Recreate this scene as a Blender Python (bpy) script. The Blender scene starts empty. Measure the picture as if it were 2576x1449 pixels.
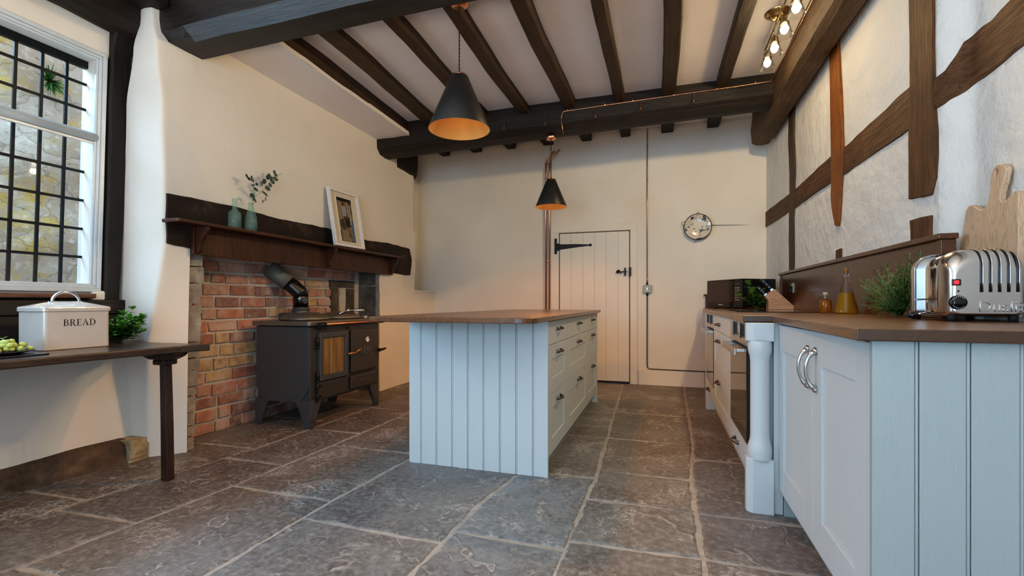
import bpy, math, random
from mathutils import Vector, Matrix, noise
random.seed(7)
C = bpy.context.scene.collection
PI = math.pi
ORI = {}

# ------------------------------------------------------------------ helpers
class MB:
    """collects polygons in world (or thing-local) coordinates and links them as ONE mesh object"""
    def __init__(s): s.v=[]; s.f=[]; s.m=[]; s.t=[]; s.cm=0; s.ct=0.5; s.sm=[]; s.cs=False
    def face(s, idx): s.f.append(tuple(idx)); s.m.append(s.cm); s.t.append(s.ct); s.sm.append(s.cs)
    def add(s, pts, faces):
        o=len(s.v); s.v += [tuple(p) for p in pts]
        for f in faces: s.face([o+i for i in f])
    def box(s,x0,x1,y0,y1,z0,z1):
        s.add([(x0,y0,z0),(x1,y0,z0),(x1,y1,z0),(x0,y1,z0),(x0,y0,z1),(x1,y0,z1),(x1,y1,z1),(x0,y1,z1)],
              [(3,2,1,0),(4,5,6,7),(0,1,5,4),(1,2,6,5),(2,3,7,6),(3,0,4,7)])
    def prism(s, pts, ax, a, b):
        n=len(pts)
        A=sum(pts[i][0]*pts[(i+1)%n][1]-pts[(i+1)%n][0]*pts[i][1] for i in range(n))
        if (A<0) != (ax=='y'): pts=pts[::-1]
        if a>b: a,b=b,a
        def P(p,c): return {'x':(c,p[0],p[1]),'y':(p[0],c,p[1]),'z':(p[0],p[1],c)}[ax]
        v=[P(p,a) for p in pts]+[P(p,b) for p in pts]
        s.add(v,[tuple(range(n-1,-1,-1)),tuple(range(n,2*n))]+[(i,(i+1)%n,n+(i+1)%n,n+i) for i in range(n)])
    def loft(s, rings, cap=True, closed=True):
        n=len(rings[0]); o=len(s.v)
        for r in rings: s.v += [tuple(p) for p in r]
        for k in range(len(rings)-1):
            for i in range(n if closed else n-1):
                j=(i+1)%n
                s.face((o+k*n+i,o+k*n+j,o+(k+1)*n+j,o+(k+1)*n+i))
        if cap:
            cs=s.cs; s.cs=False
            s.face(tuple(o+i for i in range(n-1,-1,-1)))
            e=o+(len(rings)-1)*n
            s.face(tuple(e+i for i in range(n))); s.cs=cs
    def tube(s, path, r, n=10, cap=True, flat=None):
        P=[Vector(p) for p in path]; rings=[]; up=None
        for i,p in enumerate(P):
            t=(P[min(i+1,len(P)-1)]-P[max(i-1,0)]).normalized()
            if up is None:
                up=Vector((0,0,1)) if abs(t.z)<.9 else Vector((1,0,0))
            a=up.cross(t)
            if a.length<1e-4: a=Vector((0,1,0)).cross(t)
            a.normalize(); b=t.cross(a).normalized(); up=b
            rr=r[i] if isinstance(r,(list,tuple)) else r
            f=flat or 1
            rings.append([p+a*math.cos(2*PI*k/n)*rr+b*math.sin(2*PI*k/n)*rr*f for k in range(n)])
        cs=s.cs; s.cs=True; s.loft(rings,cap); s.cs=cs
    def lathe(s, prof, c=(0,0,0), n=28, ax='z', cap=False, a0=0):
        rings=[]
        for r,z in prof:
            ring=[]
            for k in range(n):
                a=a0+2*PI*k/n; x,y=r*math.cos(a),r*math.sin(a)
                q={'z':(x,y,z),'x':(z,x,y),'y':(y,z,x)}[ax]
                ring.append((c[0]+q[0],c[1]+q[1],c[2]+q[2]))
            rings.append(ring)
        cs=s.cs; s.cs=True; s.loft(rings,cap); s.cs=cs
    def ball(s,c,r,n=12,sz=1.0):
        pr=[(max(1e-4,math.sin(PI*i/n))*r, -math.cos(PI*i/n)*r*sz) for i in range(n+1)]
        s.lathe(pr,c,n+4)
    def grid(s, fn, nu, nv):
        o=len(s.v)
        for j in range(nv+1):
            for i in range(nu+1): s.v.append(tuple(fn(i/nu,j/nv)))
        w=nu+1
        for j in range(nv):
            for i in range(nu): s.face((o+j*w+i,o+j*w+i+1,o+(j+1)*w+i+1,o+(j+1)*w+i))
    def build(s, name, mat, parent=None, bevel=0, seg=2, sub=0, origin=None):
        if origin is None:
            if parent is not None: origin=ORI[parent]
            else:
                xs=[p[0] for p in s.v]; ys=[p[1] for p in s.v]; zs=[p[2] for p in s.v]
                origin=((min(xs)+max(xs))/2,(min(ys)+max(ys))/2,min(zs))
        me=bpy.data.meshes.new(name)
        me.from_pydata([(p[0]-origin[0],p[1]-origin[1],p[2]-origin[2]) for p in s.v],[],s.f)
        mats=mat if isinstance(mat,(list,tuple)) else [mat]
        for m in mats: me.materials.append(m)
        me.polygons.foreach_set('material_index',s.m)
        me.polygons.foreach_set('use_smooth',s.sm)
        at=me.attributes.new('tint','FLOAT','FACE'); at.data.foreach_set('value',s.t)
        me.update()
        o=bpy.data.objects.new(name,me); C.objects.link(o)
        if parent is None: o.location=origin
        else: o.parent=parent
        ORI[o]=tuple(origin)
        if bevel:
            b=o.modifiers.new('bevel','BEVEL'); b.width=bevel; b.segments=seg; b.limit_method='ANGLE'; b.angle_limit=.6; b.harden_normals=False
        if sub:
            m=o.modifiers.new('sub','SUBSURF'); m.levels=sub; m.render_levels=sub
        return o

def thing(name, label, cat, loc=(0,0,0), group=None):
    o=bpy.data.objects.new(name,None); o.empty_display_size=.05; C.objects.link(o); o.location=loc
    ORI[o]=tuple(loc); return tag(o,label,cat,group)
def tag(o,label,cat,group=None):
    o['label']=label; o['category']=cat; o['kind']='thing'
    if group: o['group']=group
    return o
def struct(o,label=None):
    o['kind']='structure'
    if label: o['label']=label
    return o
def B(name,mat,parent,*dims,bevel=.002,seg=2):
    m=MB(); m.box(*dims); return m.build(name,mat,parent,bevel,seg)
def T(name,mat,parent,path,r,n=10):
    m=MB(); m.tube(path,r,n); return m.build(name,mat,parent)
def L(name,mat,parent,prof,c,n=28,ax='z',cap=False):
    m=MB(); m.lathe(prof,c,n,ax,cap); return m.build(name,mat,parent)
def copy_tree(o,parent=None):
    c=o.copy(); C.objects.link(c); ORI[c]=ORI.get(o,(0,0,0))
    if parent is not None: c.parent=parent
    for ch in list(o.children): copy_tree(ch,c)
    return c
def nz(*p): return noise.noise(Vector(p))
def wob(pts, step=.06, amp=.006, seed=0):
    out=[]; n=len(pts)
    for i in range(n):
        a=pts[i]; b=pts[(i+1)%n]; d=math.hypot(b[0]-a[0],b[1]-a[1]); k=max(1,int(d/step))
        for j in range(k):
            t=j/k; x=a[0]+(b[0]-a[0])*t; y=a[1]+(b[1]-a[1])*t
            out.append((x+amp*nz(x*9,y*9,seed),y+amp*nz(x*9,y*9,seed+31)))
    return out
def timber(sec, ax, a, b, n=14, jit=.006, seed=0, freq=4, bow=None):
    """hewn timber: section (2D points perpendicular to ax) lofted from a to b with uneven faces"""
    m=MB(); rings=[]
    for k in range(n+1):
        c=a+(b-a)*k/n; ring=[]
        for (u,v) in sec:
            du=jit*nz(c*freq,u*5,v*5+seed)*1.6; dv=jit*nz(c*freq+40,u*5,v*5+seed)*1.6
            if bow:
                q=bow(k/n); du+=q[0]; dv+=q[1]
            p=(u+du,v+dv)
            ring.append({'x':(c,p[0],p[1]),'y':(p[0],c,p[1]),'z':(p[0],p[1],c)}[ax])
        rings.append(ring)
    n2=len(sec); A=sum(sec[i][0]*sec[(i+1)%n2][1]-sec[(i+1)%n2][0]*sec[i][1] for i in range(n2))
    if (A<0)!=(ax=='y'): rings=[r[::-1] for r in rings]
    m.loft(rings); return m
def rect(u0,u1,v0,v1,ch=.012):
    return [(u0+ch,v0),((u0+u1)/2,v0),(u1-ch,v0),(u1,v0+ch),(u1,(v0+v1)/2),(u1,v1-ch),(u1-ch,v1),((u0+u1)/2,v1),(u0+ch,v1),(u0,v1-ch),(u0,(v0+v1)/2),(u0,v0+ch)]
def text(body,size,mat,parent,loc,rot,ext=.001,name='lettering',sx=1,bev=0):
    cu=bpy.data.curves.new('t','FONT'); cu.body=body; cu.size=size; cu.extrude=ext; cu.bevel_depth=bev; cu.resolution_u=5; cu.bevel_resolution=1
    t=bpy.data.objects.new('t',cu); C.objects.link(t); bpy.context.view_layer.update()
    me=bpy.data.meshes.new_from_object(t.evaluated_get(bpy.context.evaluated_depsgraph_get())); bpy.data.objects.remove(t); bpy.data.curves.remove(cu)
    me.materials.clear(); me.materials.append(mat); me.name=name
    o=bpy.data.objects.new(name,me); C.objects.link(o); o.parent=parent
    p=ORI[parent]; o.location=(loc[0]-p[0],loc[1]-p[1],loc[2]-p[2]); o.rotation_euler=rot; o.scale=(sx,1,1); ORI[o]=p
    return o

# ------------------------------------------------------------------ materials
class N:
    def __init__(s,name):
        s.mat=bpy.data.materials.new(name); s.mat.use_nodes=True; s.nt=s.mat.node_tree; s.b=s.nt.nodes['Principled BSDF']
    def n(s,t,**kw):
        x=s.nt.nodes.new('ShaderNode'+t)
        for k,v in kw.items():
            if hasattr(x,k): setattr(x,k,v)
            else: x.inputs[k.replace('_',' ')].default_value=v
        return x
    def l(s,a,b): s.nt.links.new(a,b)
    def coord(s,scale=(1,1,1),kind='Object'):
        tc=s.n('TexCoord'); mp=s.n('Mapping'); mp.inputs['Scale'].default_value=scale; s.l(tc.outputs[kind],mp.inputs['Vector']); return mp.outputs['Vector']
    def noise(s,vec,scale,detail=6,rough=.55,dist=0):
        x=s.n('TexNoise'); x.inputs['Scale'].default_value=scale; x.inputs['Detail'].default_value=detail; x.inputs['Roughness'].default_value=rough; x.inputs['Distortion'].default_value=dist
        s.l(vec,x.inputs['Vector']); return x.outputs['Fac']
    def ramp(s,fac,stops,interp='LINEAR'):
        r=s.n('ValToRGB'); cr=r.color_ramp; cr.interpolation=interp
        while len(cr.elements)<len(stops): cr.elements.new(.5)
        for e,(p,c) in zip(cr.elements,stops):
            e.position=p; e.color=(c,c,c,1) if isinstance(c,(int,float)) else (*c[:3],1)
        s.l(fac,r.inputs['Fac']); return r.outputs['Color']
    def mix(s,fac,a,b,mode='MIX'):
        m=s.n('Mix',data_type='RGBA',blend_type=mode)
        for sock,val in ((m.inputs[0],fac),(m.inputs[6],a),(m.inputs[7],b)):
            if hasattr(val,'is_linked') or isinstance(val,bpy.types.NodeSocket): s.l(val,sock)
            elif isinstance(val,(int,float)): sock.default_value=val
            else: sock.default_value=(*val[:3],1)
        return m.outputs[2]
    def math(s,op,a,b=0):
        m=s.n('Math',operation=op)
        for sock,val in ((m.inputs[0],a),(m.inputs[1],b)):
            if isinstance(val,bpy.types.NodeSocket): s.l(val,sock)
            else: sock.default_value=val
        return m.outputs[0]
    def tint(s):
        a=s.n('Attribute'); a.attribute_name='tint'; return a.outputs['Fac']
    def col(s,c):
        if isinstance(c,bpy.types.NodeSocket): s.l(c,s.b.inputs['Base Color'])
        else: s.b.inputs['Base Color'].default_value=(*c,1)
    def bump(s,h,strength=.3,dist=.01,chain=None):
        b=s.n('Bump'); b.inputs['Strength'].default_value=strength; b.inputs['Distance'].default_value=dist; s.l(h,b.inputs['Height'])
        if chain is not None: s.l(chain,b.inputs['Normal'])
        s.l(b.outputs['Normal'],s.b.inputs['Normal']); return b.outputs['Normal']
    def set(s,**kw):
        for k,v in kw.items(): s.b.inputs[k.replace('_',' ')].default_value=v
        return s.mat
def plain(name,c,rough=.5,metal=0,**kw):
    m=N(name); v=m.coord(); f=m.noise(v,14,4)
    m.col(m.mix(f,tuple(x*.9 for x in c),tuple(min(1,x*1.08) for x in c)))
    m.b.inputs['Roughness'].default_value=rough; m.b.inputs['Metallic'].default_value=metal
    for k,val in kw.items(): m.b.inputs[k.replace('_',' ')].default_value=val
    return m.mat
def metal(name,c,rough=.25,scratch=0):
    m=N(name); v=m.coord((1,1,1)); f=m.noise(v,30,4)
    m.col(m.mix(f,tuple(x*.88 for x in c),c)); m.l(m.ramp(f,[(0,max(.02,rough-.06)),(1,rough+.08)]),m.b.inputs['Roughness'])
    return m.set(Metallic=1.0)
def wood(name,dark,light,ax='x',scale=1.0,rough=.5,bump=.25,streak=14,coat=0,worn=None):
    m=N(name); st=[streak]*3; st['xyz'.index(ax)]=streak*.07
    v=m.coord(tuple(k*scale for k in st)); w=m.coord((scale,)*3)
    big=m.noise(w,3.5,5,.6); g=m.noise(v,2.2,8,.62,.8); fine=m.noise(v,9,5,.6)
    f=m.math('MULTIPLY_ADD',g,.62); 
    a=m.n('Math',operation='MULTIPLY_ADD'); m.l(big,a.inputs[0]); a.inputs[1].default_value=.45; m.l(m.math('MULTIPLY',g,.55),a.inputs[2])
    c=m.ramp(a.outputs[0],[(.3,dark),(.55,tuple((x+y)/2 for x,y in zip(dark,light))),(.72,light)])
    c=m.mix(m.ramp(fine,[(.38,.55),(.5,0)]),c,tuple(x*.45 for x in dark))
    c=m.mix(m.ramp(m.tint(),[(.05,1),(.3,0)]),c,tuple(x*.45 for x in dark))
    c=m.mix(m.ramp(m.tint(),[(.75,0),(.95,1)]),c,m.mix(.55,m.mix(1,c,(3.6,3.6,3.6),'MULTIPLY'),(.085,.115,.14)))  # high tint: paler blue-grey, daylight painted onto the near beam's chamfer
    if worn: c=m.mix(m.ramp(m.noise(w,5,6,.7),[(.56,0),(.72,.8)]),c,worn)
    m.col(c)
    n1=m.bump(g,bump,.012); m.bump(fine,bump*.7,.004,n1)
    m.b.inputs['Roughness'].default_value=rough
    if coat: m.b.inputs['Coat Weight'].default_value=coat; m.b.inputs['Coat Roughness'].default_value=.2
    return m.mat
def plaster(name,c,c2,und=.5,fine=.25):
    m=N(name); v=m.coord(); a=m.noise(v,1.6,4,.5); b=m.noise(v,7,6,.6); d=m.noise(v,60,4,.6)
    m.col(m.mix(m.ramp(a,[(.35,0),(.7,1)]),c,c2))
    n1=m.bump(b,und,.03); m.bump(d,fine,.003,n1)
    return m.set(Roughness=.85)
def glass(name,c=(1,1,1),ior=1.45,rough=0.0):
    m=N(name); v=m.coord(); f=m.noise(v,5,2); m.col(m.mix(f,c,tuple(x*.97 for x in c)))
    return m.set(Transmission_Weight=1.0,IOR=ior,Roughness=rough)
def emis(name,c,st):
    m=N(name); m.col(c); m.b.inputs['Emission Color'].default_value=(*c,1); m.b.inputs['Emission Strength'].default_value=st; return m.mat

M={}
M['plaster']=plaster('lime_plaster',(.74,.69,.615),(.80,.755,.69),.16,.12)
M['plaster_rough']=plaster('rough_lime_plaster',(.74,.71,.66),(.82,.79,.74),.75,.35)
M['ceil']=plaster('ceiling_plaster',(.82,.765,.745),(.86,.81,.79),.15,.1)
M['oak_x']=wood('dark_oak_x',(.007,.004,.002),(.034,.019,.009),'x',1,.62,.5)
M['oak_y']=wood('dark_oak_y',(.007,.004,.002),(.034,.019,.009),'y',1,.65,.5)
M['oak_z']=wood('dark_oak_z',(.005,.003,.002),(.020,.011,.007),'z',1,.65,.6)
M['joist']=wood('brown_stained_joist',(.024,.011,.0045),(.085,.045,.019),'y',1,.55,.35)
M['weather_y']=wood('weathered_oak_y',(.055,.022,.007),(.25,.115,.045),'y',.9,.75,1.0)
M['weather_z']=wood('weathered_oak_z',(.05,.018,.005),(.24,.105,.036),'z',.9,.75,1.0)
M['orange_z']=wood('orange_oak_z',(.17,.045,.003),(.46,.15,.012),'z',1,.55,.6)
M['plate_y']=wood('wall_plate_oak',(.055,.026,.010),(.24,.135,.055),'y',.9,.7,.8)
M['lintel']=wood('lintel_oak',(.010,.005,.003),(.042,.022,.012),'y',1,.75,.9,worn=(.11,.075,.05))
M['mantel']=wood('mantel_mahogany',(.026,.008,.003),(.115,.038,.014),'z',1,.4,.15,streak=10)
M['mantel_y']=wood('mantel_shelf_wood',(.035,.011,.004),(.125,.042,.015),'y',1,.35,.12)
M['panel']=wood('dark_panelling',(.006,.004,.003),(.026,.016,.010),'y',1,.5,.25)
M['table']=wood('table_oak',(.022,.011,.006),(.085,.045,.026),'y',1,.32,.3,coat=.3)
M['leg']=wood('table_leg_oak',(.02,.009,.006),(.07,.032,.02),'z',1,.4,.3)
M['work_y']=wood('worktop_oak_y',(.115,.048,.018),(.30,.145,.06),'y',1,.32,.06,coat=.25)
M['work_i']=wood('island_worktop_oak',(.105,.042,.015),(.25,.11,.045),'y',1,.3,.06,coat=.3)
M['splash']=wood('splashback_oak',(.075,.026,.009),(.165,.062,.023),'y',1,.35,.05,coat=.3)
M['sapele']=wood('window_board_wood',(.09,.035,.02),(.20,.09,.055),'y',1,.45,.1)
M['board']=wood('ash_chopping_board',(.58,.40,.26),(.70,.52,.36),'z',1.3,.5,.05,streak=26)
M['block']=wood('beech_block',(.46,.26,.15),(.62,.40,.25),'x',1.4,.5,.04)
M['cork']=plain('cork',(.40,.17,.06),.85)
M['cork2']=plain('pale_cork',(.62,.50,.33),.85)
def paint(name,c,ax='z'):
    m=N(name); st=[26,26,26]; st['xyz'.index(ax)]=1.5
    v=m.coord(tuple(st)); g=m.noise(v,2.0,7,.6,1.2); w=m.noise(m.coord(),3,3)
    m.col(m.mix(w,tuple(x*.96 for x in c),c)); m.bump(g,.22,.004)
    return m.set(Roughness=.42)
M['paint']=paint('pale_blue_grey_paint',(.60,.655,.67))
M['paint_shaded']=paint('pale_blue_grey_paint_shaded',(.37,.425,.43))  # same paint darkened: weaker light on the end panel put into the colour
M['white']=plain('white_gloss',(.80,.82,.83),.3)
M['alu']=plain('white_aluminium',(.62,.67,.70),.3,.2)
M['copper']=metal('copper',(.85,.42,.24),.22)
M['copper_dull']=metal('copper_pipe',(.72,.36,.20),.3)
M['shade_in']=plain('copper_leaf',(1.0,.54,.17),.3,.4)
M['chrome']=metal('chrome',(.80,.80,.82),.07)
M['steel']=metal('brushed_steel',(.62,.61,.60),.22)
M['oven_steel']=metal('oven_steel',(.56,.50,.45),.25)
M['pewter']=metal('pewter',(.20,.19,.19),.3)
M['brass']=metal('antique_brass',(.62,.47,.22),.25)
M['iron']=plain('black_iron',(.025,.024,.024),.5,.6)
M['stove']=plain('stove_cast_iron',(.095,.10,.107),.36,.4)
M['stove_dk']=plain('stove_iron_door',(.075,.068,.064),.38,.4)
M['stove_top']=plain('stove_hotplate',(.20,.185,.155),.38,.6)
M['shade']=plain('black_shade',(.022,.021,.021),.42)
M['black']=plain('black_plastic',(.010,.010,.011),.25)
M['blackgl']=plain('black_glass',(.008,.008,.009),.04)
M['bronze_glass']=plain('oven_door_glass',(.045,.030,.022),.06)
M['rubber']=plain('black_rubber',(.012,.012,.014),.6)
M['cream']=plain('cream_enamel',(.60,.56,.52),.16,0,Coat_Weight=.6)
M['ink']=plain('black_ink',(.012,.012,.014),.5)
M['slate']=plain('blue_black_slate',(.018,.022,.045),.25)
M['clay']=plain('terracotta_pot',(.38,.17,.09),.8)
M['whitep']=plain('white_paint_frame',(.78,.76,.74),.45)
M['mat']=plain('cream_mount',(.66,.58,.46),.8)
M['switch']=plain('grey_switch',(.33,.33,.28),.45,.3)
M['cord']=plain('black_cord',(.03,.02,.015),.8)
M['red']=emis('red_neon_switch',(.85,.04,.05),.6)
M['conduit']=plain('dark_conduit',(.06,.04,.03),.5,.4)
def thin(name,c,k=1.0):
    m=N(name); tr=m.n('BsdfTransparent'); tr.inputs[0].default_value=(*c,1); gl=m.n('BsdfGlossy'); gl.inputs['Roughness'].default_value=.03; fr=m.n('Fresnel'); fr.inputs[0].default_value=1.5
    nb=m.noise(m.coord(),6,2); mx=m.n('MixShader'); m.l(m.math('MULTIPLY',fr.outputs[0],m.math('ADD',m.math('MULTIPLY',nb,.3),.8*k)),mx.inputs[0]); m.l(tr.outputs[0],mx.inputs[1]); m.l(gl.outputs[0],mx.inputs[2])
    m.l(mx.outputs[0],m.nt.nodes['Material Output'].inputs['Surface']); return m.mat
M['glass']=thin('clear_glass',(.96,.97,.965),.55)
def cloudy():
    m=N('sea_green_glass'); out=m.nt.nodes['Material Output']; tr=m.n('BsdfTransparent'); tr.inputs[0].default_value=(.80,.93,.88,1); v=m.coord()
    m.col(m.mix(m.noise(v,12,4),(.34,.50,.44),(.46,.62,.56))); m.set(Roughness=.08); mx=m.n('MixShader'); m.l(m.math('MULTIPLY_ADD',m.noise(v,7,3),.25),mx.inputs[0])
    mx.inputs[0].default_value=.3; m.nt.links.remove(mx.inputs[0].links[0]); m.l(m.ramp(m.noise(v,7,3),[(.3,.10),(.7,.30)]),mx.inputs[0]); m.l(tr.outputs[0],mx.inputs[1]); m.l(m.b.outputs[0],mx.inputs[2]); m.l(mx.outputs[0],out.inputs['Surface']); return m.mat
M['green_glass']=cloudy()
def oil(name,c):
    m=N(name); f=m.noise(m.coord(),4,2); m.col(m.mix(f,c,tuple(x*.9 for x in c))); return m.set(Transmission_Weight=.68,IOR=1.2,Roughness=.08)
M['oil']=oil('golden_oil',(1.0,.56,.03))
M['oil2']=oil('amber_oil',(.95,.36,.04))
M['bulb']=emis('warm_bulb',(1,.86,.62),28)
M['bulb2']=emis('pendant_bulb',(1,.72,.38),40)
def pane():
    m=N('window_glass'); tr=m.n('BsdfTransparent'); gl=m.n('BsdfGlossy'); gl.inputs['Roughness'].default_value=.02; fr=m.n('Fresnel'); fr.inputs[0].default_value=1.35
    nb=m.noise(m.coord(),3,2); mx=m.n('MixShader'); m.l(m.math('MULTIPLY',fr.outputs[0],m.math('ADD',nb,.4)),mx.inputs[0]); m.l(tr.outputs[0],mx.inputs[1]); m.l(gl.outputs[0],mx.inputs[2])
    m.l(mx.outputs[0],m.nt.nodes['Material Output'].inputs['Surface']); return m.mat
M['pane']=pane()
def leafmat(name,c1,c2):
    m=N(name); f=m.noise(m.coord(),22,3); c=m.mix(m.tint(),c1,c2); c=m.mix(m.math('MULTIPLY',f,.5),c,tuple(x*.6 for x in c1)); m.col(c)
    return m.set(Roughness=.45,Subsurface_Weight=.0)
M['leaf']=leafmat('herb_leaf',(.045,.19,.02),(.17,.46,.06))
M['leaf2']=leafmat('dark_herb_leaf',(.05,.14,.02),(.20,.38,.06))
M['rosemary']=leafmat('rosemary_needle',(.03,.11,.03),(.19,.36,.09))
M['euc']=leafmat('eucalyptus_leaf',(.045,.075,.065),(.10,.15,.13))
M['grape']=plain('green_grape',(.50,.56,.15),.25,0,Subsurface_Weight=.25,Subsurface_Radius=(.01,.012,.004))
M['stem']=plain('green_stem',(.22,.30,.10),.6)
def flag():
    m=N('flagstone'); v=m.coord(); t=m.tint()
    big=m.noise(v,1.3,4,.55); mid=m.noise(v,5.5,8,.66,.6); fine=m.noise(v,34,7,.7); spk=m.noise(v,170,3,.6)
    base=m.ramp(t,[(0,(.105,.078,.060)),(.3,(.155,.125,.10)),(.55,(.175,.165,.155)),(.8,(.165,.185,.20)),(1,(.185,.225,.26))])  # upper stops bluish: reflected sky painted into the stone colour
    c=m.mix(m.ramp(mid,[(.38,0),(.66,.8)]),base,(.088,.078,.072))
    c=m.mix(m.ramp(big,[(.42,0),(.68,.55)]),c,(.25,.255,.26))
    c=m.mix(m.ramp(fine,[(.46,0),(.66,.65)]),c,(.36,.345,.33))
    c=m.mix(m.ramp(fine,[(.30,.6),(.42,0)]),c,(.07,.062,.058))
    # riven layers: thin pale and dark lips where one lamina of stone ends
    lay=m.noise(v,1.5,4,.5,.35); lay=m.math('ADD',lay,m.math('MULTIPLY',m.noise(v,16,5,.6),.035)); sc=m.math('MULTIPLY',lay,11.0); fr=m.math('FRACT',sc,0)
    lip=m.ramp(fr,[(0,1),(.05,0),(.93,0),(1,.9)]); drk=m.ramp(fr,[(.88,0),(.95,1),(.985,0)])
    msk=m.ramp(m.noise(v,2.3,4),[(.38,0),(.52,1)])
    c=m.mix(m.math('MULTIPLY',m.math('MULTIPLY',drk,msk),.6),c,(.055,.048,.044))
    c=m.mix(m.math('MULTIPLY',m.math('MULTIPLY',m.math('MULTIPLY',lip,msk),m.ramp(m.noise(v,11,5,.6),[(.38,0),(.6,1)])),.75),c,(.55,.53,.51))
    crust=m.math('MULTIPLY',m.ramp(m.noise(v,3.1,9,.74,.4),[(.54,0),(.60,1)]),m.ramp(m.noise(v,60,5,.7),[(.44,0),(.60,1)]))
    c=m.mix(m.math('MULTIPLY',crust,.75),c,(.52,.505,.49))
    c=m.mix(m.ramp(spk,[(.62,0),(.74,.55)]),c,(.5,.48,.46))
    m.col(c)
    stp=m.math('FLOOR',sc,0)
    n0=m.bump(stp,.5,.008); n1=m.bump(mid,.45,.02,n0); n2=m.bump(fine,.7,.005,n1); m.bump(spk,.3,.0015,n2)
    m.l(m.ramp(fine,[(.3,.38),(.7,.65)]),m.b.inputs['Roughness'])
    return m.mat
M['flag']=flag()
def mortar(name,a,b):
    m=N(name); v=m.coord(); f=m.noise(v,18,6,.6); m.col(m.mix(f,a,b)); m.bump(f,.6,.008); return m.set(Roughness=.9)
M['mortar']=mortar('pale_floor_mortar',(.18,.165,.145),(.56,.53,.49))
M['brickmortar']=mortar('grey_brick_mortar',(.42,.405,.38),(.68,.65,.61))
def brick():
    m=N('old_brick'); v=m.coord(); t=m.tint()
    b=m.ramp(t,[(0,(.28,.155,.13)),(.25,(.50,.22,.15)),(.5,(.58,.275,.19)),(.72,(.58,.36,.285)),(.88,(.62,.47,.39)),(.95,(.60,.44,.24)),(1,(.58,.41,.21))])
    f=m.noise(v,16,7,.65); w=m.noise(v,6,6,.65); s=m.noise(v,70,3)
    c=m.mix(m.ramp(f,[(.4,0),(.7,.6)]),b,(.14,.085,.07)); c=m.mix(m.ramp(w,[(.46,0),(.66,.75)]),c,(.52,.45,.40)); c=m.mix(m.ramp(s,[(.6,0),(.75,.3)]),c,(.5,.44,.4))
    m.col(c); n1=m.bump(f,.6,.012); m.bump(s,.3,.003,n1); return m.set(Roughness=.85)
M['brick']=brick()
def stonemat(name,stops,sc=1,bump=.8):
    m=N(name); v=m.coord(); a=m.noise(v,4*sc,8,.65); b=m.noise(v,20*sc,6,.65)
    c=m.ramp(a,stops); c=m.mix(m.ramp(b,[(.45,0),(.7,.5)]),c,tuple(x*.5 for x in stops[0][1])); m.col(c)
    n1=m.bump(a,bump,.03); m.bump(b,bump*.7,.006,n1); return m.set(Roughness=.85)
M['greystone']=stonemat('grey_jamb_stone',[(.3,(.20,.18,.155)),(.55,(.36,.33,.285)),(.75,(.50,.47,.41))])
M['darkstone']=stonemat('sooty_jamb_stone',[(.3,(.045,.038,.032)),(.52,(.12,.10,.08)),(.75,(.24,.205,.165))])
M['sillstone']=stonemat('stained_plinth_stone',[(.3,(.035,.022,.016)),(.52,(.12,.075,.045)),(.75,(.30,.22,.14))])
def ext():
    m=N('lichened_garden_wall'); v=m.coord((1,1,1.3)); w=m.noise(v,2.0,4); 
    off=m.n('Vector'+'Math',operation='MULTIPLY_ADD'); tn=m.n('TexNoise'); tn.inputs['Scale'].default_value=2.6; tn.inputs['Detail'].default_value=5; m.l(v,tn.inputs['Vector']); m.l(tn.outputs['Color'],off.inputs[0]); off.inputs[1].default_value=(.45,.45,.45); m.l(v,off.inputs[2])
    vo=m.n('TexVoronoi',feature='DISTANCE_TO_EDGE'); vo.inputs['Scale'].default_value=2.6; m.l(off.outputs[0],vo.inputs['Vector']); vc=m.n('TexVoronoi'); vc.inputs['Scale'].default_value=2.6; m.l(off.outputs[0],vc.inputs['Vector'])
    a=m.noise(v,3.2,9,.7); b=m.noise(v,13,8,.72); d=m.noise(v,1.5,6,.65); e=m.noise(v,5,7,.7)
    bw=m.n('RGBToBW'); m.l(vc.outputs['Color'],bw.inputs[0])
    c=m.ramp(bw.outputs[0],[(.2,(.50,.40,.30)),(.45,(.60,.50,.38)),(.65,(.52,.42,.35)),(.8,(.68,.60,.50))])
    c=m.mix(m.ramp(a,[(.42,0),(.66,.8)]),c,(.66,.60,.50)); c=m.mix(m.math('MULTIPLY',m.ramp(d,[(.48,0),(.56,1)]),m.ramp(e,[(.46,0),(.58,.85)])),c,(.70,.50,.12)); c=m.mix(m.ramp(b,[(.54,0),(.64,.7)]),c,(.84,.80,.72))
    c=m.mix(m.ramp(b,[(.33,.8),(.41,0)]),c,(.22,.15,.10)); c=m.mix(m.ramp(vo.outputs['Distance'],[(.0,.5),(.025,0)]),c,(.20,.14,.10))
    m.col(c); n1=m.bump(vo.outputs['Distance'],.6,.05); m.bump(b,.8,.03,n1); return m.set(Roughness=.95)
M['ext']=ext()
def glow():
    m=N('sooty_stove_glass'); v=m.coord((30,30,1.5)); g=m.noise(v,1.5,6,.6); w=m.noise(m.coord(),5,3)
    c=m.ramp(g,[(.3,(.10,.055,.018)),(.6,(.26,.165,.07)),(.8,(.36,.26,.13))]); c=m.mix(m.ramp(w,[(.55,0),(.75,.8)]),c,(.03,.02,.012)); m.col(c); return m.set(Roughness=.12)
M['fireglass']=glow()
def pattern():
    m=N('blue_floral_enamel'); v=m.coord(); a=m.noise(v,26,5,.65); b=m.noise(v,9,3,.5)
    k=m.math('MULTIPLY',m.ramp(a,[(.49,0),(.54,1)]),m.ramp(b,[(.47,0),(.55,1)]))
    m.col(m.mix(k,(.68,.62,.53),(.035,.05,.10))); return m.set(Roughness=.12)
M['enamel']=pattern()
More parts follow.
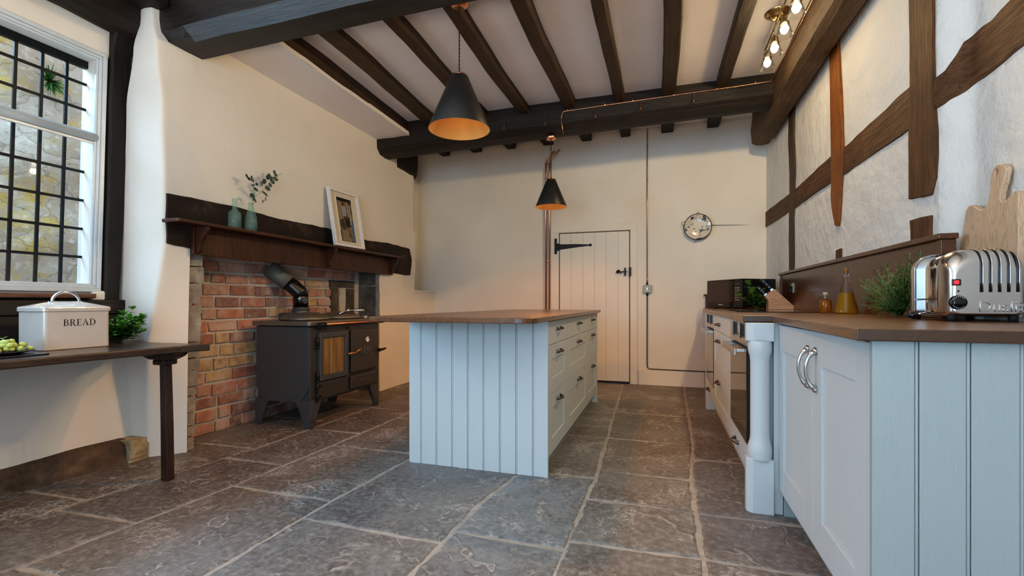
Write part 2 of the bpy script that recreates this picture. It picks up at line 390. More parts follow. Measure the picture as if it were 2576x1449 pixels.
def painting():
    m=N('interior_print'); v=m.coord(); a=m.noise(v,16,5,.6)
    m.col(m.ramp(a,[(.35,(.03,.02,.012)),(.5,(.14,.09,.045)),(.62,(.26,.19,.11))])); return m.set(Roughness=.3)
M['print']=painting()
# ------------------------------------------------------------------ setting: floor
def floor():
    m=MB(); rnd=random.Random(3)
    m.cm=1; m.box(-3.6,1.6,-3.0,5.9,-.06,-.0035)
    def vx(lines):  # interpolate joint x at y
        def f(y):
            for (x0,y0),(x1,y1) in zip(lines,lines[1:]):
                if y<=y1: return x0+(x1-x0)*(y-y0)/(y1-y0)
            return lines[-1][0]
        return f
    J=[vx([(-3.3,-3),(-3.3,5.9)]), vx([(-2.80,-3),(-2.73,1.25),(-2.69,1.67),(-2.61,2.25),(-2.58,2.5),(-2.56,5.9)]),
       vx([(-2.30,-3),(-2.26,1.05),(-2.17,1.93),(-2.14,2.68),(-2.12,5.9)]), vx([(-1.56,-3),(-1.55,1.9),(-1.50,2.6),(-1.48,5.9)]),
       vx([(-.87,-3),(-.857,1.5),(-.84,2.09),(-.78,2.52),(-.76,5.9)]), vx([(-.36,-3),(-.368,1.7),(-.35,2.7),(-.40,4.3),(-.45,5.9)]),
       vx([(.14,-3),(.15,2.7),(.20,3.4),(.215,4.3),(.24,5.9)]), vx([(.80,-3),(.80,5.9)]), vx([(1.5,-3),(1.5,5.9)])]
    CR=[[-3,-.6,.55,1.55,2.45,3.2,4.0,4.7,5.85],[-3,-1,.4,1.46,2.26,2.98,3.75,4.6,5.3,5.85],[-3,-.9,.3,1.10,1.925,2.68,3.5,4.4,5.2,5.85],
        [-3,-.7,.5,.95,1.725,2.60,3.6,4.6,5.85],[-3,-.6,.4,1.05,1.825,2.61,3.42,4.2,5.0,5.85],[-3,-.5,.45,1.3,1.91,2.336,2.745,3.43,4.26,4.95,5.85],
        [-3,-.4,.6,1.35,1.92,2.335,3.13,4.3,5.1,5.85],[-3,.5,2.0,3.4,4.6,5.85]]
    m.cm=0
    for c in range(8):
        for y0,y1 in zip(CR[c],CR[c][1:]):
            g=.006+rnd.random()*.005; h=rnd.uniform(-.001,.003); m.ct=min(1,max(0,[.0,.10,.28,.62,.85,.55,.42,.5][c]+rnd.uniform(-.16,.16)-(.28 if y0>2.6 and c>=3 else 0)-(.12 if y0>3.3 else 0)))  # column tints paint in bluish sky reflection mid-floor, browner light left and back
            s0=rnd.uniform(-.015,.015) if y0>-3 else 0; s1=s0
            cor=[(J[c](y0)+g,y0+g-s0),(J[c+1](y0)-g,y0+g+s0),(J[c+1](y1)-g,y1-g+s1),(J[c](y1)+g,y1-g-s1)]
            # follow the joint line between corners
            pts=[]
            def seg(a,b,n):
                for i in range(n): pts.append((a[0]+(b[0]-a[0])*i/n,a[1]+(b[1]-a[1])*i/n))
            seg(cor[0],cor[1],20); 
            n=max(4,int((y1-y0)/.03))
            for i in range(n): y=cor[1][1]+(cor[2][1]-cor[1][1])*i/n; pts.append((J[c+1](y)-g,y))
            seg(cor[2],cor[3],20)
            for i in range(n): y=cor[3][1]+(cor[0][1]-cor[3][1])*i/n; pts.append((J[c](y)+g,y))
            k=rnd.random()*50
            P=[(x+.009*nz(x*9,y*9,k)+.006*nz(x*33,y*33,k),y+.009*nz(x*9,y*9,k+9)+.006*nz(x*33,y*33,k+9)) for x,y in pts]
            cx=sum(p[0] for p in P)/len(P); cy=sum(p[1] for p in P)/len(P)
            def ins(d,z): 
                o=[]
                for x,y in P:
                    dx,dy=cx-x,cy-y; l=math.hypot(dx,dy); o.append((x+dx/l*d,y+dy/l*d,z))
                return o
            m.loft([ins(0,-.03),ins(.001,h-.005),ins(.006,h-.0018),ins(.014,h)],cap=False)
            o=len(m.v); top=ins(.014,h); m.v+=top; m.face(range(o,o+len(top)))
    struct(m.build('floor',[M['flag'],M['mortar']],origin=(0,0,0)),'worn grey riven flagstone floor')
floor()

# walls ------------------------------------------------------------
def wavy(fn, nu, nv, amp, axis, freq=1.3, seed=0):
    def g(u,v):
        p=list(fn(u,v)); p[axis]+=amp*nz(p[0]*freq+seed,p[1]*freq,p[2]*freq)+amp*.35*nz(p[0]*freq*4,p[1]*freq*4+seed,p[2]*freq*4); return p
    return g
def lerp(a,b,t): return a+(b-a)*t
m=MB(); m.cs=True
m.grid(wavy(lambda u,v:(lerp(-3.4,1.4,u),5.765,lerp(-.05,3.1,v)),60,40,.007,1),60,40); m.cs=False
m.box(-3.4,1.4,5.80,5.95,-.05,3.1)
struct(m.build('wall_back',M['plaster'],origin=(0,5.77,0)),'cream limewashed back wall with a plank door')
m=MB(); m.cs=True
m.grid(lambda u,v:(lerp(-.26,.30,u),5.75+.004*nz(u*9,v*3,1)-.006*(1-v),lerp(-.02,.178,v)),16,4); m.cs=False
m.prism([(5.75,.178),(5.77,.182),(5.77,.17)],'x',-.26,.46); m.box(.28,.46,5.745,5.77,-.02,.178)
struct(m.build('baseboard_back',M['plaster'],origin=(0,5.76,0)))
# right wall: the panel nearest the camera is set back behind the big post
m=MB(); m.cs=True
m.grid(wavy(lambda u,v:(1.094,lerp(2.40,5.85,u),lerp(-.05,3.1,v)),46,40,.006,0,1.6,5),46,40)
def WX(y):
    t=min(1,max(0,(2.41-y)/.13)); return 1.094+.071*t*t*(3-2*t)
m.grid(wavy(lambda u,v:(WX(lerp(1.9,2.405,u)),lerp(1.9,2.405,u),lerp(-.05,3.1,v)),40,40,.006,0,1.6,5),40,40)
m.grid(wavy(lambda u,v:(1.165,lerp(-3.0,1.905,u),lerp(-.05,3.1,v)),60,40,.006,0,1.6,5),60,40); m.cs=False
m.box(1.21,1.4,-3,5.95,-.05,3.1)
struct(m.build('wall_right',M['plaster_rough'],origin=(1.1,2,0)),'white limewashed timber framed side wall')
# chimney breast and the wall beside it
m=MB(); m.cs=True
def breast(z):
    K=[(0,(-3.24,2.10),(-3.085,2.115),(-2.942,2.262)),(.35,(-3.25,2.08),(-3.05,2.085),(-2.94,2.264)),(.73,(-3.25,2.06),(-2.995,2.060),(-2.94,2.268)),(1.05,(-3.24,2.062),(-2.955,2.085),(-2.94,2.275)),
       (1.335,(-3.24,2.066),(-2.938,2.118),(-2.94,2.283)),(1.7,(-3.22,2.07),(-2.938,2.116),(-2.94,2.3)),(2.2,(-3.2,2.07),(-2.94,2.10),(-2.94,2.3)),(2.55,(-3.14,2.07),(-2.95,2.075),(-2.94,2.3)),(2.75,(-3.10,2.085),(-3.0,2.08),(-2.94,2.3)),(3.05,(-3.10,2.10),(-3.02,2.10),(-2.94,2.3))]
    for a,b in zip(K,K[1:]):
        if z<=b[0]:
            t=(z-a[0])/(b[0]-a[0]); t=t*t*(3-2*t) if z>1.4 else t
            return [(lerp(a[i][0],b[i][0],t),lerp(a[i][1],b[i][1],t)) for i in (1,2,3)]
    return [K[-1][i] for i in (1,2,3)]
def nearface(u,v):
    z=lerp(-.03,3.05,v); A,Bp,Cp=breast(max(0,z))
    if u<.55: t=u/.55; p=(lerp(A[0],Bp[0],t),lerp(A[1],Bp[1],t)+.02*math.sin(t*PI)*-.3)
    else: t=(u-.55)/.45; p=(lerp(Bp[0],Cp[0],t),lerp(Bp[1],Cp[1],t))
    f=min(1,(1-u)*4); return (p[0]+f*.006*nz(p[0]*5,z*2.5,3),p[1]+f*.007*nz(p[1]*5,z*2.2,8),z)
m.grid(nearface,24,70)
def mainface(u,v):
    y=lerp(2.3,5.0,u); z=lerp(1.33,3.05,v); f=min(1,u*6); return (-2.94+f*(.006*nz(y*1.5,z*1.5,3)+.002*nz(y*6,z*6,5)),y,z)
m.grid(mainface,46,26)
m.grid(wavy(lambda u,v:(-2.94,lerp(4.44,5.2,u),lerp(-.03,1.34,v)),14,22,.010,0,3,4),14,22)
m.cs=False
m.box(-3.3,-2.98,2.29,2.31,1.33,3.0)
m.prism([(-2.945,2.27),(-3.3,2.31),(-3.3,2.28)],'z',0,1.34)       # inside of near jamb
m.box(-3.3,-2.95,2.29,4.46,1.335,1.40)
m.box(-3.3,-2.944,4.442,4.455,-.03,1.34)                     # return of far jamb
m.box(-3.4,-2.946,5.2,5.8,-.03,1.105); m.box(-3.4,-2.935,5.19,5.8,1.105,1.125)      # low block with a ledge
m.box(-3.4,-2.948,4.46,5.222,1.10,1.84)
m.add([(-3.2,5.2,1.1),(-3.2,5.8,1.1),(-3.2,5.8,1.86),(-3.2,5.2,1.86)],[(0,1,2,3)])
m.add([(-2.938,4.95,1.33),(-2.938,5.222,1.33),(-2.938,5.222,1.86),(-2.938,4.95,1.86)],[(0,1,2,3)])
m.cs=True
def corner(u,v):
    z=lerp(1.83,3.05,v); y=lerp(4.96,5.8,u); s=min(1,max(0,(y-5.15)/.45)); s=s*s*(3-2*s); lo=1-min(1,v*4)
    s2=0 if y<5.222 else 1
    return (-2.94-.26*(s*(1-lo)+s2*lo*.98),y,z)
m.grid(corner,20,14); m.cs=False
struct(m.build('wall_chimney',M['plaster'],origin=(-2.94,3.3,0)),'white plastered chimney breast around the brick fireplace')
# brick back of the fireplace
def brickwall():
    m=MB(); r=random.Random(11); m.cm=1
    def X(y): return -3.225+.045*(y-2.3)/2.1
    m.add([(X(2.25)-.008,2.25,-.03),(X(4.47)-.008,4.47,-.03),(X(4.47)-.008,4.47,1.4),(X(2.25)-.008,2.25,1.4)],[(0,1,2,3)])
    z=.0; row=0
    while z<1.33:
        hgt=.074+r.uniform(-.007,.007); y=2.47+(.06 if row%2 else 0)+z*.06+r.uniform(-.01,.01); first=True
        while y<4.32:
            w=r.choice([.215,.225,.21,.105,.22]) if not first else r.choice([.11,.21,.16]); first=False
            y1=min(y+w,4.33)
            niche=(3.95<y<4.25 and .80<z<1.15)
            if y1-y>.05 and not niche:
                t=r.random()**1.1; 
                if .45<z<.62 and y<3.0 and r.random()<.6: t=.97
                m.cm=0; m.ct=t; d=r.uniform(.004,.014); j=.006
                x0=X(y)-.02; x1=X(y)+d; rr=lambda: r.uniform(-j,j)
                e=.007
                m.add([(x0,y,z),(x0,y1,z),(x0,y1,z+hgt),(x0,y,z+hgt),
                       (x1-.004,y+rr(),z+rr()),(x1-.004,y1+rr(),z+rr()),(x1-.004,y1+rr(),z+hgt+rr()),(x1-.004,y+rr(),z+hgt+rr()),
                       (x1+rr()*.6,y+e,z+e),(x1+rr()*.6,y1-e,z+e),(x1+rr()*.6,y1-e,z+hgt-e),(x1+rr()*.6,y+e,z+hgt-e)],
                      [(0,1,5,4),(1,2,6,5),(2,3,7,6),(3,0,4,7),(4,5,9,8),(5,6,10,9),(6,7,11,10),(7,4,8,11),(8,9,10,11)])
            y=y1+.017
        z+=hgt+.018; row+=1
    m.cm=2
    z=-.01
    while z<1.36:                                              # stone quoins by the near jamb
        h=r.uniform(.05,.11); y1=2.335+z*.06+r.uniform(-.012,.012)
        m.prism(wob([(2.272,z),(y1,z),(y1,z+h),(2.272,z+h)],.03,.010,z*9),'x',-3.24,-2.975+r.uniform(-.012,.004)); z+=h+.007
    m.cm=3
    for (a,b,c,d) in ((3.93,4.32,1.13,1.20),(3.95,4.06,.80,1.12),(4.20,4.32,.80,1.12)): m.prism(wob([(a,c),(b,c),(b,d),(a,d)],.03,.006,a),'x',X(4)-.02,X(4)+.016)
    m.cm=2; m.box(X(4)-.05,X(4)-.012,4.06,4.20,.80,1.13)
    m.cm=3; z=-.02                                             # sooty stones lining the far jamb
    while z<1.36:
        h=r.choice([.12,.18,.26,.31]); a=-2.975-r.uniform(0,.012)
        m.prism(wob([(-3.23,z),(a,z),(a,z+h-.008),(-3.23,z+h-.008)],.04,.008,z),'y',4.425-r.uniform(0,.02),4.45); z+=h
    m.cm=2; z=-.02
    while z<1.36:
        h=r.choice([.10,.16,.22]); m.prism(wob([(-2.985,z),(-2.942,z),(-2.942,z+h),(-2.985,z+h)],.04,.006,z+4),'y',4.432,4.45); z+=h
    struct(m.build('wall_fireplace',[M['brick'],M['brickmortar'],M['greystone'],M['darkstone']],origin=(-3.2,3.3,0)),'old red brick back of the fireplace with grey stone edges')
brickwall()
# window wall (left)
def leftwall():
    m=MB()
    SY=lambda z:(z-1.035)*.026
    m.cs=True
    m.grid(wavy(lambda u,v:(-3.2-.02*v,lerp(-3.0,2.12,u),lerp(.10,.76,v)),60,14,.008,0,2,2),60,14)
    m.cs=False
    m.box(-3.46,-3.25,-3.0,2.2,-.05,1.03)
    m.box(-3.46,-3.25,-3.0,2.2,2.475,3.1)
    m.prism([(1.95,1.03),(2.2,1.03),(2.2,2.48),(1.985,2.48)],'x',-3.46,-3.25)
    m.box(-3.46,-3.25,-3.0,.10,1.03,2.48)
    m.cs=True
    m.grid(wavy(lambda u,v:(-3.243,lerp(-3.0,2.0,u),lerp(2.475,3.0,v)),40,8,.005,0,2,2),40,8)
    struct(m.build('wall_left',M['plaster'],origin=(-3.25,0,0)),'white plastered window wall')
leftwall()
# plinth stone
m=MB(); r=random.Random(4)
def plinth(u,v):
    y=lerp(-1.5,2.03,u); xb=lerp(-3.23,-3.115,min(1,max(0,(y-1.3)/.75)))
    K=[(-.10,.138),(-.02,.135),(.012,.118),(.03,.07),(.034,.03),(.045,-.02)]
    t=v*5; i=min(4,int(t)); f=t-i; dx=lerp(K[i][0],K[i+1][0],f); z=lerp(K[i][1],K[i+1][1],f)
    return (xb+dx+.014*nz(y*5,z*14,3),y,z+.010*nz(y*4,z*9,7))
m.cs=True; m.grid(plinth,90,14)
struct(m.build('trim_1',M['sillstone'],origin=(-3.15,1,0)),'stained stone plinth at the foot of the window wall')
m=MB()
for k in range(4):
    zz=.0+k*.032; m.prism(wob([(-3.2,1.99),(-3.075+.006*k,2.0),(-3.068,2.10),(-3.2,2.10)],.03,.010,k+3),'z',zz-.01,zz+.036)
struct(m.build('trim_2',stonemat('yellowed_plaster_lump',[(.3,(.12,.08,.05)),(.5,(.42,.34,.20)),(.75,(.62,.56,.42))]),origin=(-3.12,2.05,0)),'crumbling yellowed stone at the end of the plinth')

# ceiling
m=MB(); m.cs=True
m.grid(wavy(lambda u,v:(lerp(-3.4,1.3,u),lerp(-3.0,4.60,v),2.888),50,70,.004,2,2,1),50,70)
m.grid(wavy(lambda u,v:(lerp(-3.4,1.3,u),lerp(4.60,5.9,v),3.03),50,16,.004,2,2,1),50,16); m.cs=False
m.box(-3.4,1.3,-3,5.9,3.06,3.15)
struct(m.build('ceiling',M['ceil'],origin=(0,2,2.88)),'white plastered ceiling between dark joists')
m=MB(); m.cs=True
m.grid(lambda u,v:(lerp(-2.96,-2.47-.075*v,u),lerp(2.2,4.42,v),2.737+.004*nz(u*3,v*6,2)),10,40)
m.grid(lambda u,v:(-2.47-.075*v+.004*nz(v*12,1,1),lerp(2.2,4.42,v),lerp(2.737,2.775,u)),2,40)
m.grid(lambda u,v:(lerp(-2.47-.075*v,-2.96,u),lerp(2.2,4.42,v),2.775),2,2)
struct(m.build('ceiling_soffit',M['ceil'],origin=(-2.7,3.3,2.74)),'boxed white plaster soffit along the chimney breast')
# rear wall and window behind the camera
m=MB(); m.box(-3.75,-2.6,-3.15,-3.0,-.05,3.1); m.box(.9,1.4,-3.15,-3.0,-.05,3.1); m.box(-2.6,.9,-3.15,-3.0,-.05,.7); m.box(-2.6,.9,-3.15,-3.0,2.6,3.1)
struct(m.build('wall_front',M['plaster'],origin=(0,-3,0)),'plain plastered wall behind the viewer')

# ------------------------------------------------------------------ window on the left
def window():
    SY=lambda z:(z-1.035)*.026
    def P(y,z): return (y+SY(z),z)
    def fr(m,y0,y1,z0,z1,w,xa,xb):
        for q in ([(y0,z0),(y1,z0),(y1,z0+w),(y0,z0+w)],[(y0,z1-w),(y1,z1-w),(y1,z1),(y0,z1)],[(y1-w,z0+w),(y1,z0+w),(y1,z1-w),(y1-w,z1-w)],[(y0,z0+w),(y0+w,z0+w),(y0+w,z1-w),(y0,z1-w)]):
            m.prism([P(*p) for p in q],'x',xa,xb)
    m=MB(); fr(m,.2,1.945,1.036,2.487,.022,-3.26,-3.228); fr(m,.222,1.923,1.058,2.465,.016,-3.26,-3.236)
    w=m.build('window_1',M['alu'],origin=(-3.25,1.1,1.036)); struct(w,'white framed window with a dark lattice looking onto a lichened stone wall')
    for ob in (w,):
        b=ob.modifiers.new('bevel','BEVEL'); b.width=.003; b.segments=2; b.limit_method='ANGLE'
    m=MB(); fr(m,.20,1.962,1.03,2.49,.008,-3.45,-3.262); fr(m,.20,1.962,1.036,2.475,.026,-3.285,-3.262)
    m.build('window_reveal',M['white'],w)
    m=MB(); fr(m,.238,1.907,1.074,2.449,.012,-3.258,-3.244); m.build('inner_sash',M['alu'],w,.002)
    m=MB(); 
    m.tube([(-3.262,.22,1.965),(-3.262,1.935,1.965)],.030,14); m.box(-3.30,-3.262,.22,1.935,1.935,1.995); m.box(-3.262,-3.25,.22,1.925,1.925,1.937)
    m.build('meeting_rail',M['alu'],w)
    m=MB(); S=.0075
    ys=[1.845-.1175*k for k in range(0,14)]
    zs=[1.255,1.429,1.606,1.784,2.173,2.331]
    for y in ys: m.prism([P(y-S,1.06),P(y+S,1.06),P(y+S,2.46),P(y-S,2.46)],'x',-3.430,-3.418)
    for z in zs: m.prism([P(.22,z-S),P(1.955,z-S),P(1.955,z+S),P(.22,z+S)],'x',-3.429,-3.419)
    for z in (2.452,): m.prism([P(.22,z-.022),P(1.955,z-.022),P(1.955,z+.022),P(.22,z+.022)],'x',-3.44,-3.41)
    m.build('glazing_lattice',M['iron'],w)
    m=MB(); m.add([(-3.425,.22,1.05),(-3.425,1.95,1.05),(-3.425,1.97,2.47),(-3.425,.22,2.47)],[(0,1,2,3)]); m.build('pane',M['pane'],w)
    # window board
    m=MB(); m.box(-3.26,-3.165,-.2,1.885,.998,1.026); m.build('window_board',M['sapele'],w,.008,3)
    m=MB(); m.prism(wob([(1.88,.99),(1.99,.985),(1.985,1.05),(1.90,1.04)],.02,.006,4),'x',-3.26,-3.222); m.build('filler',M['plaster'],w,.01)
window()
# panelling under window (dark)
m=MB(); m.box(-3.262,-3.215,-2.9,2.065,.74,.905); m.box(-3.262,-3.20,-2.9,2.07,.905,.99); m.box(-3.262,-3.222,-2.9,1.9,.985,1.0)
struct(m.build('trim_3',M['panel'],bevel=.006,origin=(-3.24,1,.74)),'almost black panelling between window and table')
# exterior: garden wall
m=MB(); m.cs=True
def garden(u,v):
    y=lerp(-2.5,6.0,u); z=lerp(-.8,4.2,v); d=noise.noise(Vector((y*1.7,z*2.3,1)))*.10+noise.noise(Vector((y*5,z*6,4)))*.035
    return (-5.25+d,y,z)
m.grid(garden,150,100)
struct(m.build('wall_garden',M['ext'],origin=(-5.2,1.5,-.8)),'lichen covered stone wall outside the window')
m=MB(); m.box(-5.3,-3.7,-3,6,-.9,-.8); struct(m.build('ground',M['mortar'],origin=(-4.5,1,-.85)))
m=MB(); r=random.Random(5)
for k in range(170):
    a=r.uniform(0,2*PI); b=r.uniform(.1,1.4); l=r.uniform(.06,.17)
    d=Vector((abs(math.cos(b))*.6+.1,math.sin(a)*math.sin(b),math.cos(a)*math.sin(b)-.25)).normalized()*l
    o0=Vector((-5.15,2.70,2.93)); s=Vector((.0,.006,.004)); m.ct=r.random()
    m.add([o0-s,o0+s,o0+d*.6+s,o0+d,o0+d*.6-s],[(0,1,2,3,4)])
tag(m.build('fern',M['rosemary']),'dark green tuft of fern growing from the stone wall outside the window','fern')

# ------------------------------------------------------------------ timbers
def beam(m,name,mat,label,cat='beam',group=None,bevel=.004):
    o=m.build(name,mat); tag(o,label,cat,group); return o
# near cross beam with a broad chamfer and stop
def nearbeam():
    full=[(2.125,2.90),(2.120,2.80),(2.118,2.668),(2.196,2.607),(2.28,2.603),(2.365,2.605),(2.385,2.63),(2.39,2.75),(2.39,2.90)]
    stop=[(2.125,2.90),(2.120,2.80),(2.118,2.66),(2.15,2.612),(2.28,2.603),(2.365,2.605),(2.385,2.63),(2.39,2.75),(2.39,2.90)]
    m=MB(); rings=[]
    xs=[-3.05,-2.95,-2.86,-2.82,-2.79]+[-2.7+i*.15 for i in range(26)]
    for x in xs:
        s=stop if x<-2.81 else full
        rings.append([(x,y+.007*nz(x*3,y*6,z*5),z+.006*nz(x*3+20,y*6,z*5)+.005*(x+2.8)) for y,z in s][::-1])
    m.loft(rings)
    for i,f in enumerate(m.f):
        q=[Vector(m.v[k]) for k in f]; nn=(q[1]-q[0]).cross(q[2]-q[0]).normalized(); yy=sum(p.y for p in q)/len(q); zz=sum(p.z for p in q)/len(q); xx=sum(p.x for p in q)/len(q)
        if yy<2.19 and zz<2.66 and xx>-2.80 and len(q)==4: m.t[i]=1.0  # chamfer faces get the painted cool daylight through their tint
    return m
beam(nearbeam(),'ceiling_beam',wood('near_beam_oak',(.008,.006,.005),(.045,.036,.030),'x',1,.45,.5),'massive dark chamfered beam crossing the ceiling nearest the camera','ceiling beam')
def farbeam():
    sec=[(4.39,2.70),(4.40,2.60),(4.455,2.545),(4.55,2.535),(4.62,2.54),(4.645,2.58),(4.65,2.75),(4.65,3.05),(4.40,3.05),(4.392,2.83)]
    m=MB(); rings=[]; n=34
    for k in range(n+1):
        x=-3.0+4.0*k/n; rise=.045+.0205*(x+2.94)
        rings.append([(x,y+.006*nz(x*3,y*6,z*5),z+.005*nz(x*3+9,y*6,z*5)+(rise if z<2.72 else .02)) for y,z in sec])
    A=1
    m.loft(rings); return m
beam(farbeam(),'ceiling_beam.001',M['oak_x'],'long dark oak beam across the far end, carrying the small pendant lamp','ceiling beam')
# strip closing ceiling steps over far beam
jx=[(-2.245,-2.13,-.07),(-1.75,-1.655,.0),(-1.30,-1.20,-.04),(-.875,-.765,-.025),(-.414,-.322,-.005),(.008,.122,-.005),(.458,.552,-.008)]
ordn=['first','second','third','fourth','fifth','sixth','seventh']
for i,(a,b,dx) in enumerate(jx):
    m=timber(rect(a,b,2.808,2.90,.010),'y',2.3,4.42,16,.005,i*7,3,bow=lambda t,dx=dx,i=i:(dx*t+.012*math.sin(t*5+i)*(.5 if i>3 else 1),0))
    beam(m,'ceiling_joist' if i==0 else 'ceiling_joist.%03d'%i,M['joist'],f'brown ceiling joist in the main bay, {ordn[i]} counted from the chimney side','ceiling joist','ceiling joists of the main bay')
m=timber(rect(-2.60,-2.475,2.765,2.90,.006),'y',2.3,4.42,16,.005,77,3,bow=lambda t:(-.07*t+.012*math.sin(t*5),0))
beam(m,'edge_joist',M['joist'],'thin dark edge joist running beside the boxed plaster soffit','ceiling joist')
rx=[(-2.83,-2.72),(-2.382,-2.258),(-1.906,-1.788),(-1.424,-1.296),(-.938,-.82),(-.466,-.358),(-.007,.125),(.491,.612)]
rl=['first','second','third','fourth','fifth','sixth','seventh','eighth']
for i,(a,b) in enumerate(rx):
    m=timber(rect(a,b,2.952-.004*(i==0),3.045,.006),'y',4.64,5.80,6,.003,i*3+90,3)
    beam(m,'joist_end' if i==0 else 'joist_end.%03d'%i,M['oak_y'],f'short dark joist end meeting the back wall, {rl[i]} counted from the fireplace corner','joist end','joist ends behind the far beam')
m=MB(); m.prism(wob([(-2.72,2.965),(-2.42,2.985),(-2.42,3.03),(-2.72,3.03)],.05,.003,1),'y',5.60,5.64)
beam(m,'corner_lath',M['oak_x'],'thin dark wooden strip under the ceiling in the fireplace corner','timber strip')
# corner block
m=timber([(-3.2,2.60),(-3.05,2.53),(-2.955,2.52),(-2.93,2.56),(-2.925,2.7),(-2.93,2.98),(-3.2,2.98)],'y',4.80,5.26,6,.010,3,6)
beam(m,'corner_timber',M['oak_y'],'rough blackened timber stub in the corner behind the far beam','timber')
# wall plate on the right
sec=[(.90,3.0),(.897,2.885),(.884,2.76),(.892,2.625),(.935,2.605),(.985,2.600),(1.05,2.612),(1.098,2.69),(1.16,2.74),(1.17,3.0)]
m=timber(sec,'y',-1.0,5.42,40,.007,12,2.2)
beam(m,'wall_plate',M['plate_y'],'heavy light brown timber plate running along the top of the right hand wall','wall plate')
# frame timbers on right wall
def wt(name,mat,label,pts,x0,x1,step=.05,amp=.006,seed=1,cat='wall timber',bev=.004):
    m=MB(); m.prism(wob(pts,step,amp,seed),'x',x0,x1); o=m.build(name,mat,None,bev); tag(o,label,cat); return o
wt('wall_rail',M['weather_y'],'weathered horizontal rail between big post and back wall',[(2.60,1.772),(3.0,1.775),(3.44,1.775),(4.0,1.79),(4.596,1.782),(5.78,1.80),(5.78,1.968),(4.6,1.943),(3.66,1.962),(3.4,1.945),(2.6,1.972)],1.086,1.15,.05,.007,2)
def onwall(y,z):
    lo,hi=1.0,1.08
    for _ in range(40):
        k=(lo+hi)/2
        if k*1.094<WX(k*y): lo=k
        else: hi=k
    return (k*y,.976+(z-.976)*k)
TOPL=[(2.43,1.915),(2.382,1.911),(2.33,1.908),(2.285,1.925),(2.25,1.94),(2.21,1.959),(2.14,1.955),(2.05,1.953),(1.966,1.968),(1.0,1.98)]
BOTL=[(2.43,1.785),(2.37,1.783),(2.32,1.78),(2.27,1.775),(2.05,1.774),(1.9,1.79),(1.0,1.79)]
def along(L,y):
    for (y0,z0),(y1,z1) in zip(L,L[1:]):
        if y>=y1: return z0+(z1-z0)*(y0-y)/(y0-y1)
    return L[-1][1]
m=MB(); rings=[]
for i in range(91):
    y0=2.425-(2.425-1.0)*(i/90)**1.3; T_=onwall(y0,along(TOPL,y0)+.006*nz(y0*14,3,1)); B_=onwall(y0,along(BOTL,y0)+.006*nz(y0*12,8,1)); y=T_[0]; x=WX(y)-.011
    mz=(T_[1]+B_[1])/2
    rings.append([(x+.004,y,B_[1]),(x,y,B_[1]+.008),(x-.002+.003*nz(y*8,2,2),y,mz),(x,y,T_[1]-.008),(x+.004,y,T_[1]),(x+.05,y,T_[1]),(x+.05,y,B_[1])])
m.loft(rings)
tag(m.build('wall_rail.001',M['weather_y'],None),'weathered rail with wavy top edge to the right of the big post','wall timber')
wt('wall_post',M['weather_z'],'thick weathered post with a sawn off foot, tallest on the right wall',[(2.435,1.43),(2.615,1.45),(2.612,1.8),(2.602,2.0),(2.612,2.5),(2.605,2.75),(2.44,2.75),(2.415,2.3),(2.408,1.95),(2.398,1.65),(2.405,1.5)],1.080,1.17,.05,.007,3)
wt('wall_post.001',M['weather_z'],'short square stub of weathered timber just above the splashback end',[(2.435,1.22),(2.60,1.22),(2.605,1.30),(2.612,1.352),(2.436,1.346)],1.083,1.17,.03,.007,8)
wt('wall_post.002',M['orange_z'],'narrow orange oak post with a pointed foot',[(3.51,1.462),(3.575,1.475),(3.635,1.60),(3.652,1.70),(3.64,1.8),(3.648,2.0),(3.67,2.5),(3.69,2.72),(3.53,2.72),(3.50,2.45),(3.45,2.1),(3.436,1.92),(3.45,1.75),(3.47,1.65),(3.49,1.5)],1.078,1.15,.05,.006,4)
wt('wall_post.003',M['weather_z'],'tiny stub of timber standing on the splashback below the orange post',[(3.476,1.22),(3.58,1.22),(3.578,1.318),(3.476,1.315)],1.086,1.15,.03,.006,6)
wt('wall_post.004',wood('thin_stud',(.03,.014,.007),(.13,.065,.03),'z',1,.6,.8),'thin dark stud closest to the back wall',[(4.60,1.22),(4.735,1.22),(4.745,1.6),(4.72,2.1),(4.77,2.4),(4.75,2.72),(4.60,2.70),(4.60,2.4),(4.56,2.15),(4.60,1.7)],1.079,1.15,.05,.007,9)
# left: window post, head plate
def post():
    m=MB(); rings=[]
    for k in range(29):
        z=.99+k*(2.95-.99)/28; sh=(z-1.035)*.026
        y0=1.957+sh; y1=2.045+sh*1.9; x1=-3.215
        if z>2.55: w=((z-2.55)/.3); y1+=.05*w; x1+=.10*min(1,w)
        rings.append([(x+.006*nz(z*3,x*6,y*6),y+.007*nz(z*4+8,x*6,y*6),z) for x,y in [(-3.32,y0),(x1-.01,y0),(x1,y0+.012),(x1,(y0+y1)/2),(x1,y1-.012),(x1-.012,y1),(-3.32,y1)]])
    m.loft(rings); return m
beam(post(),'window_post',M['oak_z'],'black oak post between the lattice window and the white chimney jamb','wall timber')
m=timber([(-3.34,2.66),(-3.20,2.635),(-3.14,2.65),(-3.105,2.70),(-3.10,2.95),(-3.34,2.95)],'y',-2.5,2.10,26,.012,5,2.5)
beam(m,'head_plate',M['oak_y'],'black oak plate running along the top of the window wall','wall plate')
m=timber([(1.96,2.82),(2.04,2.795),(2.115,2.80),(2.125,2.86),(2.12,2.97),(1.96,2.97)],'x',-3.12,-2.90,6,.012,15,4)
beam(m,'tie_beam_end',M['oak_x'],'black timber end capping the top of the white chimney jamb','timber')
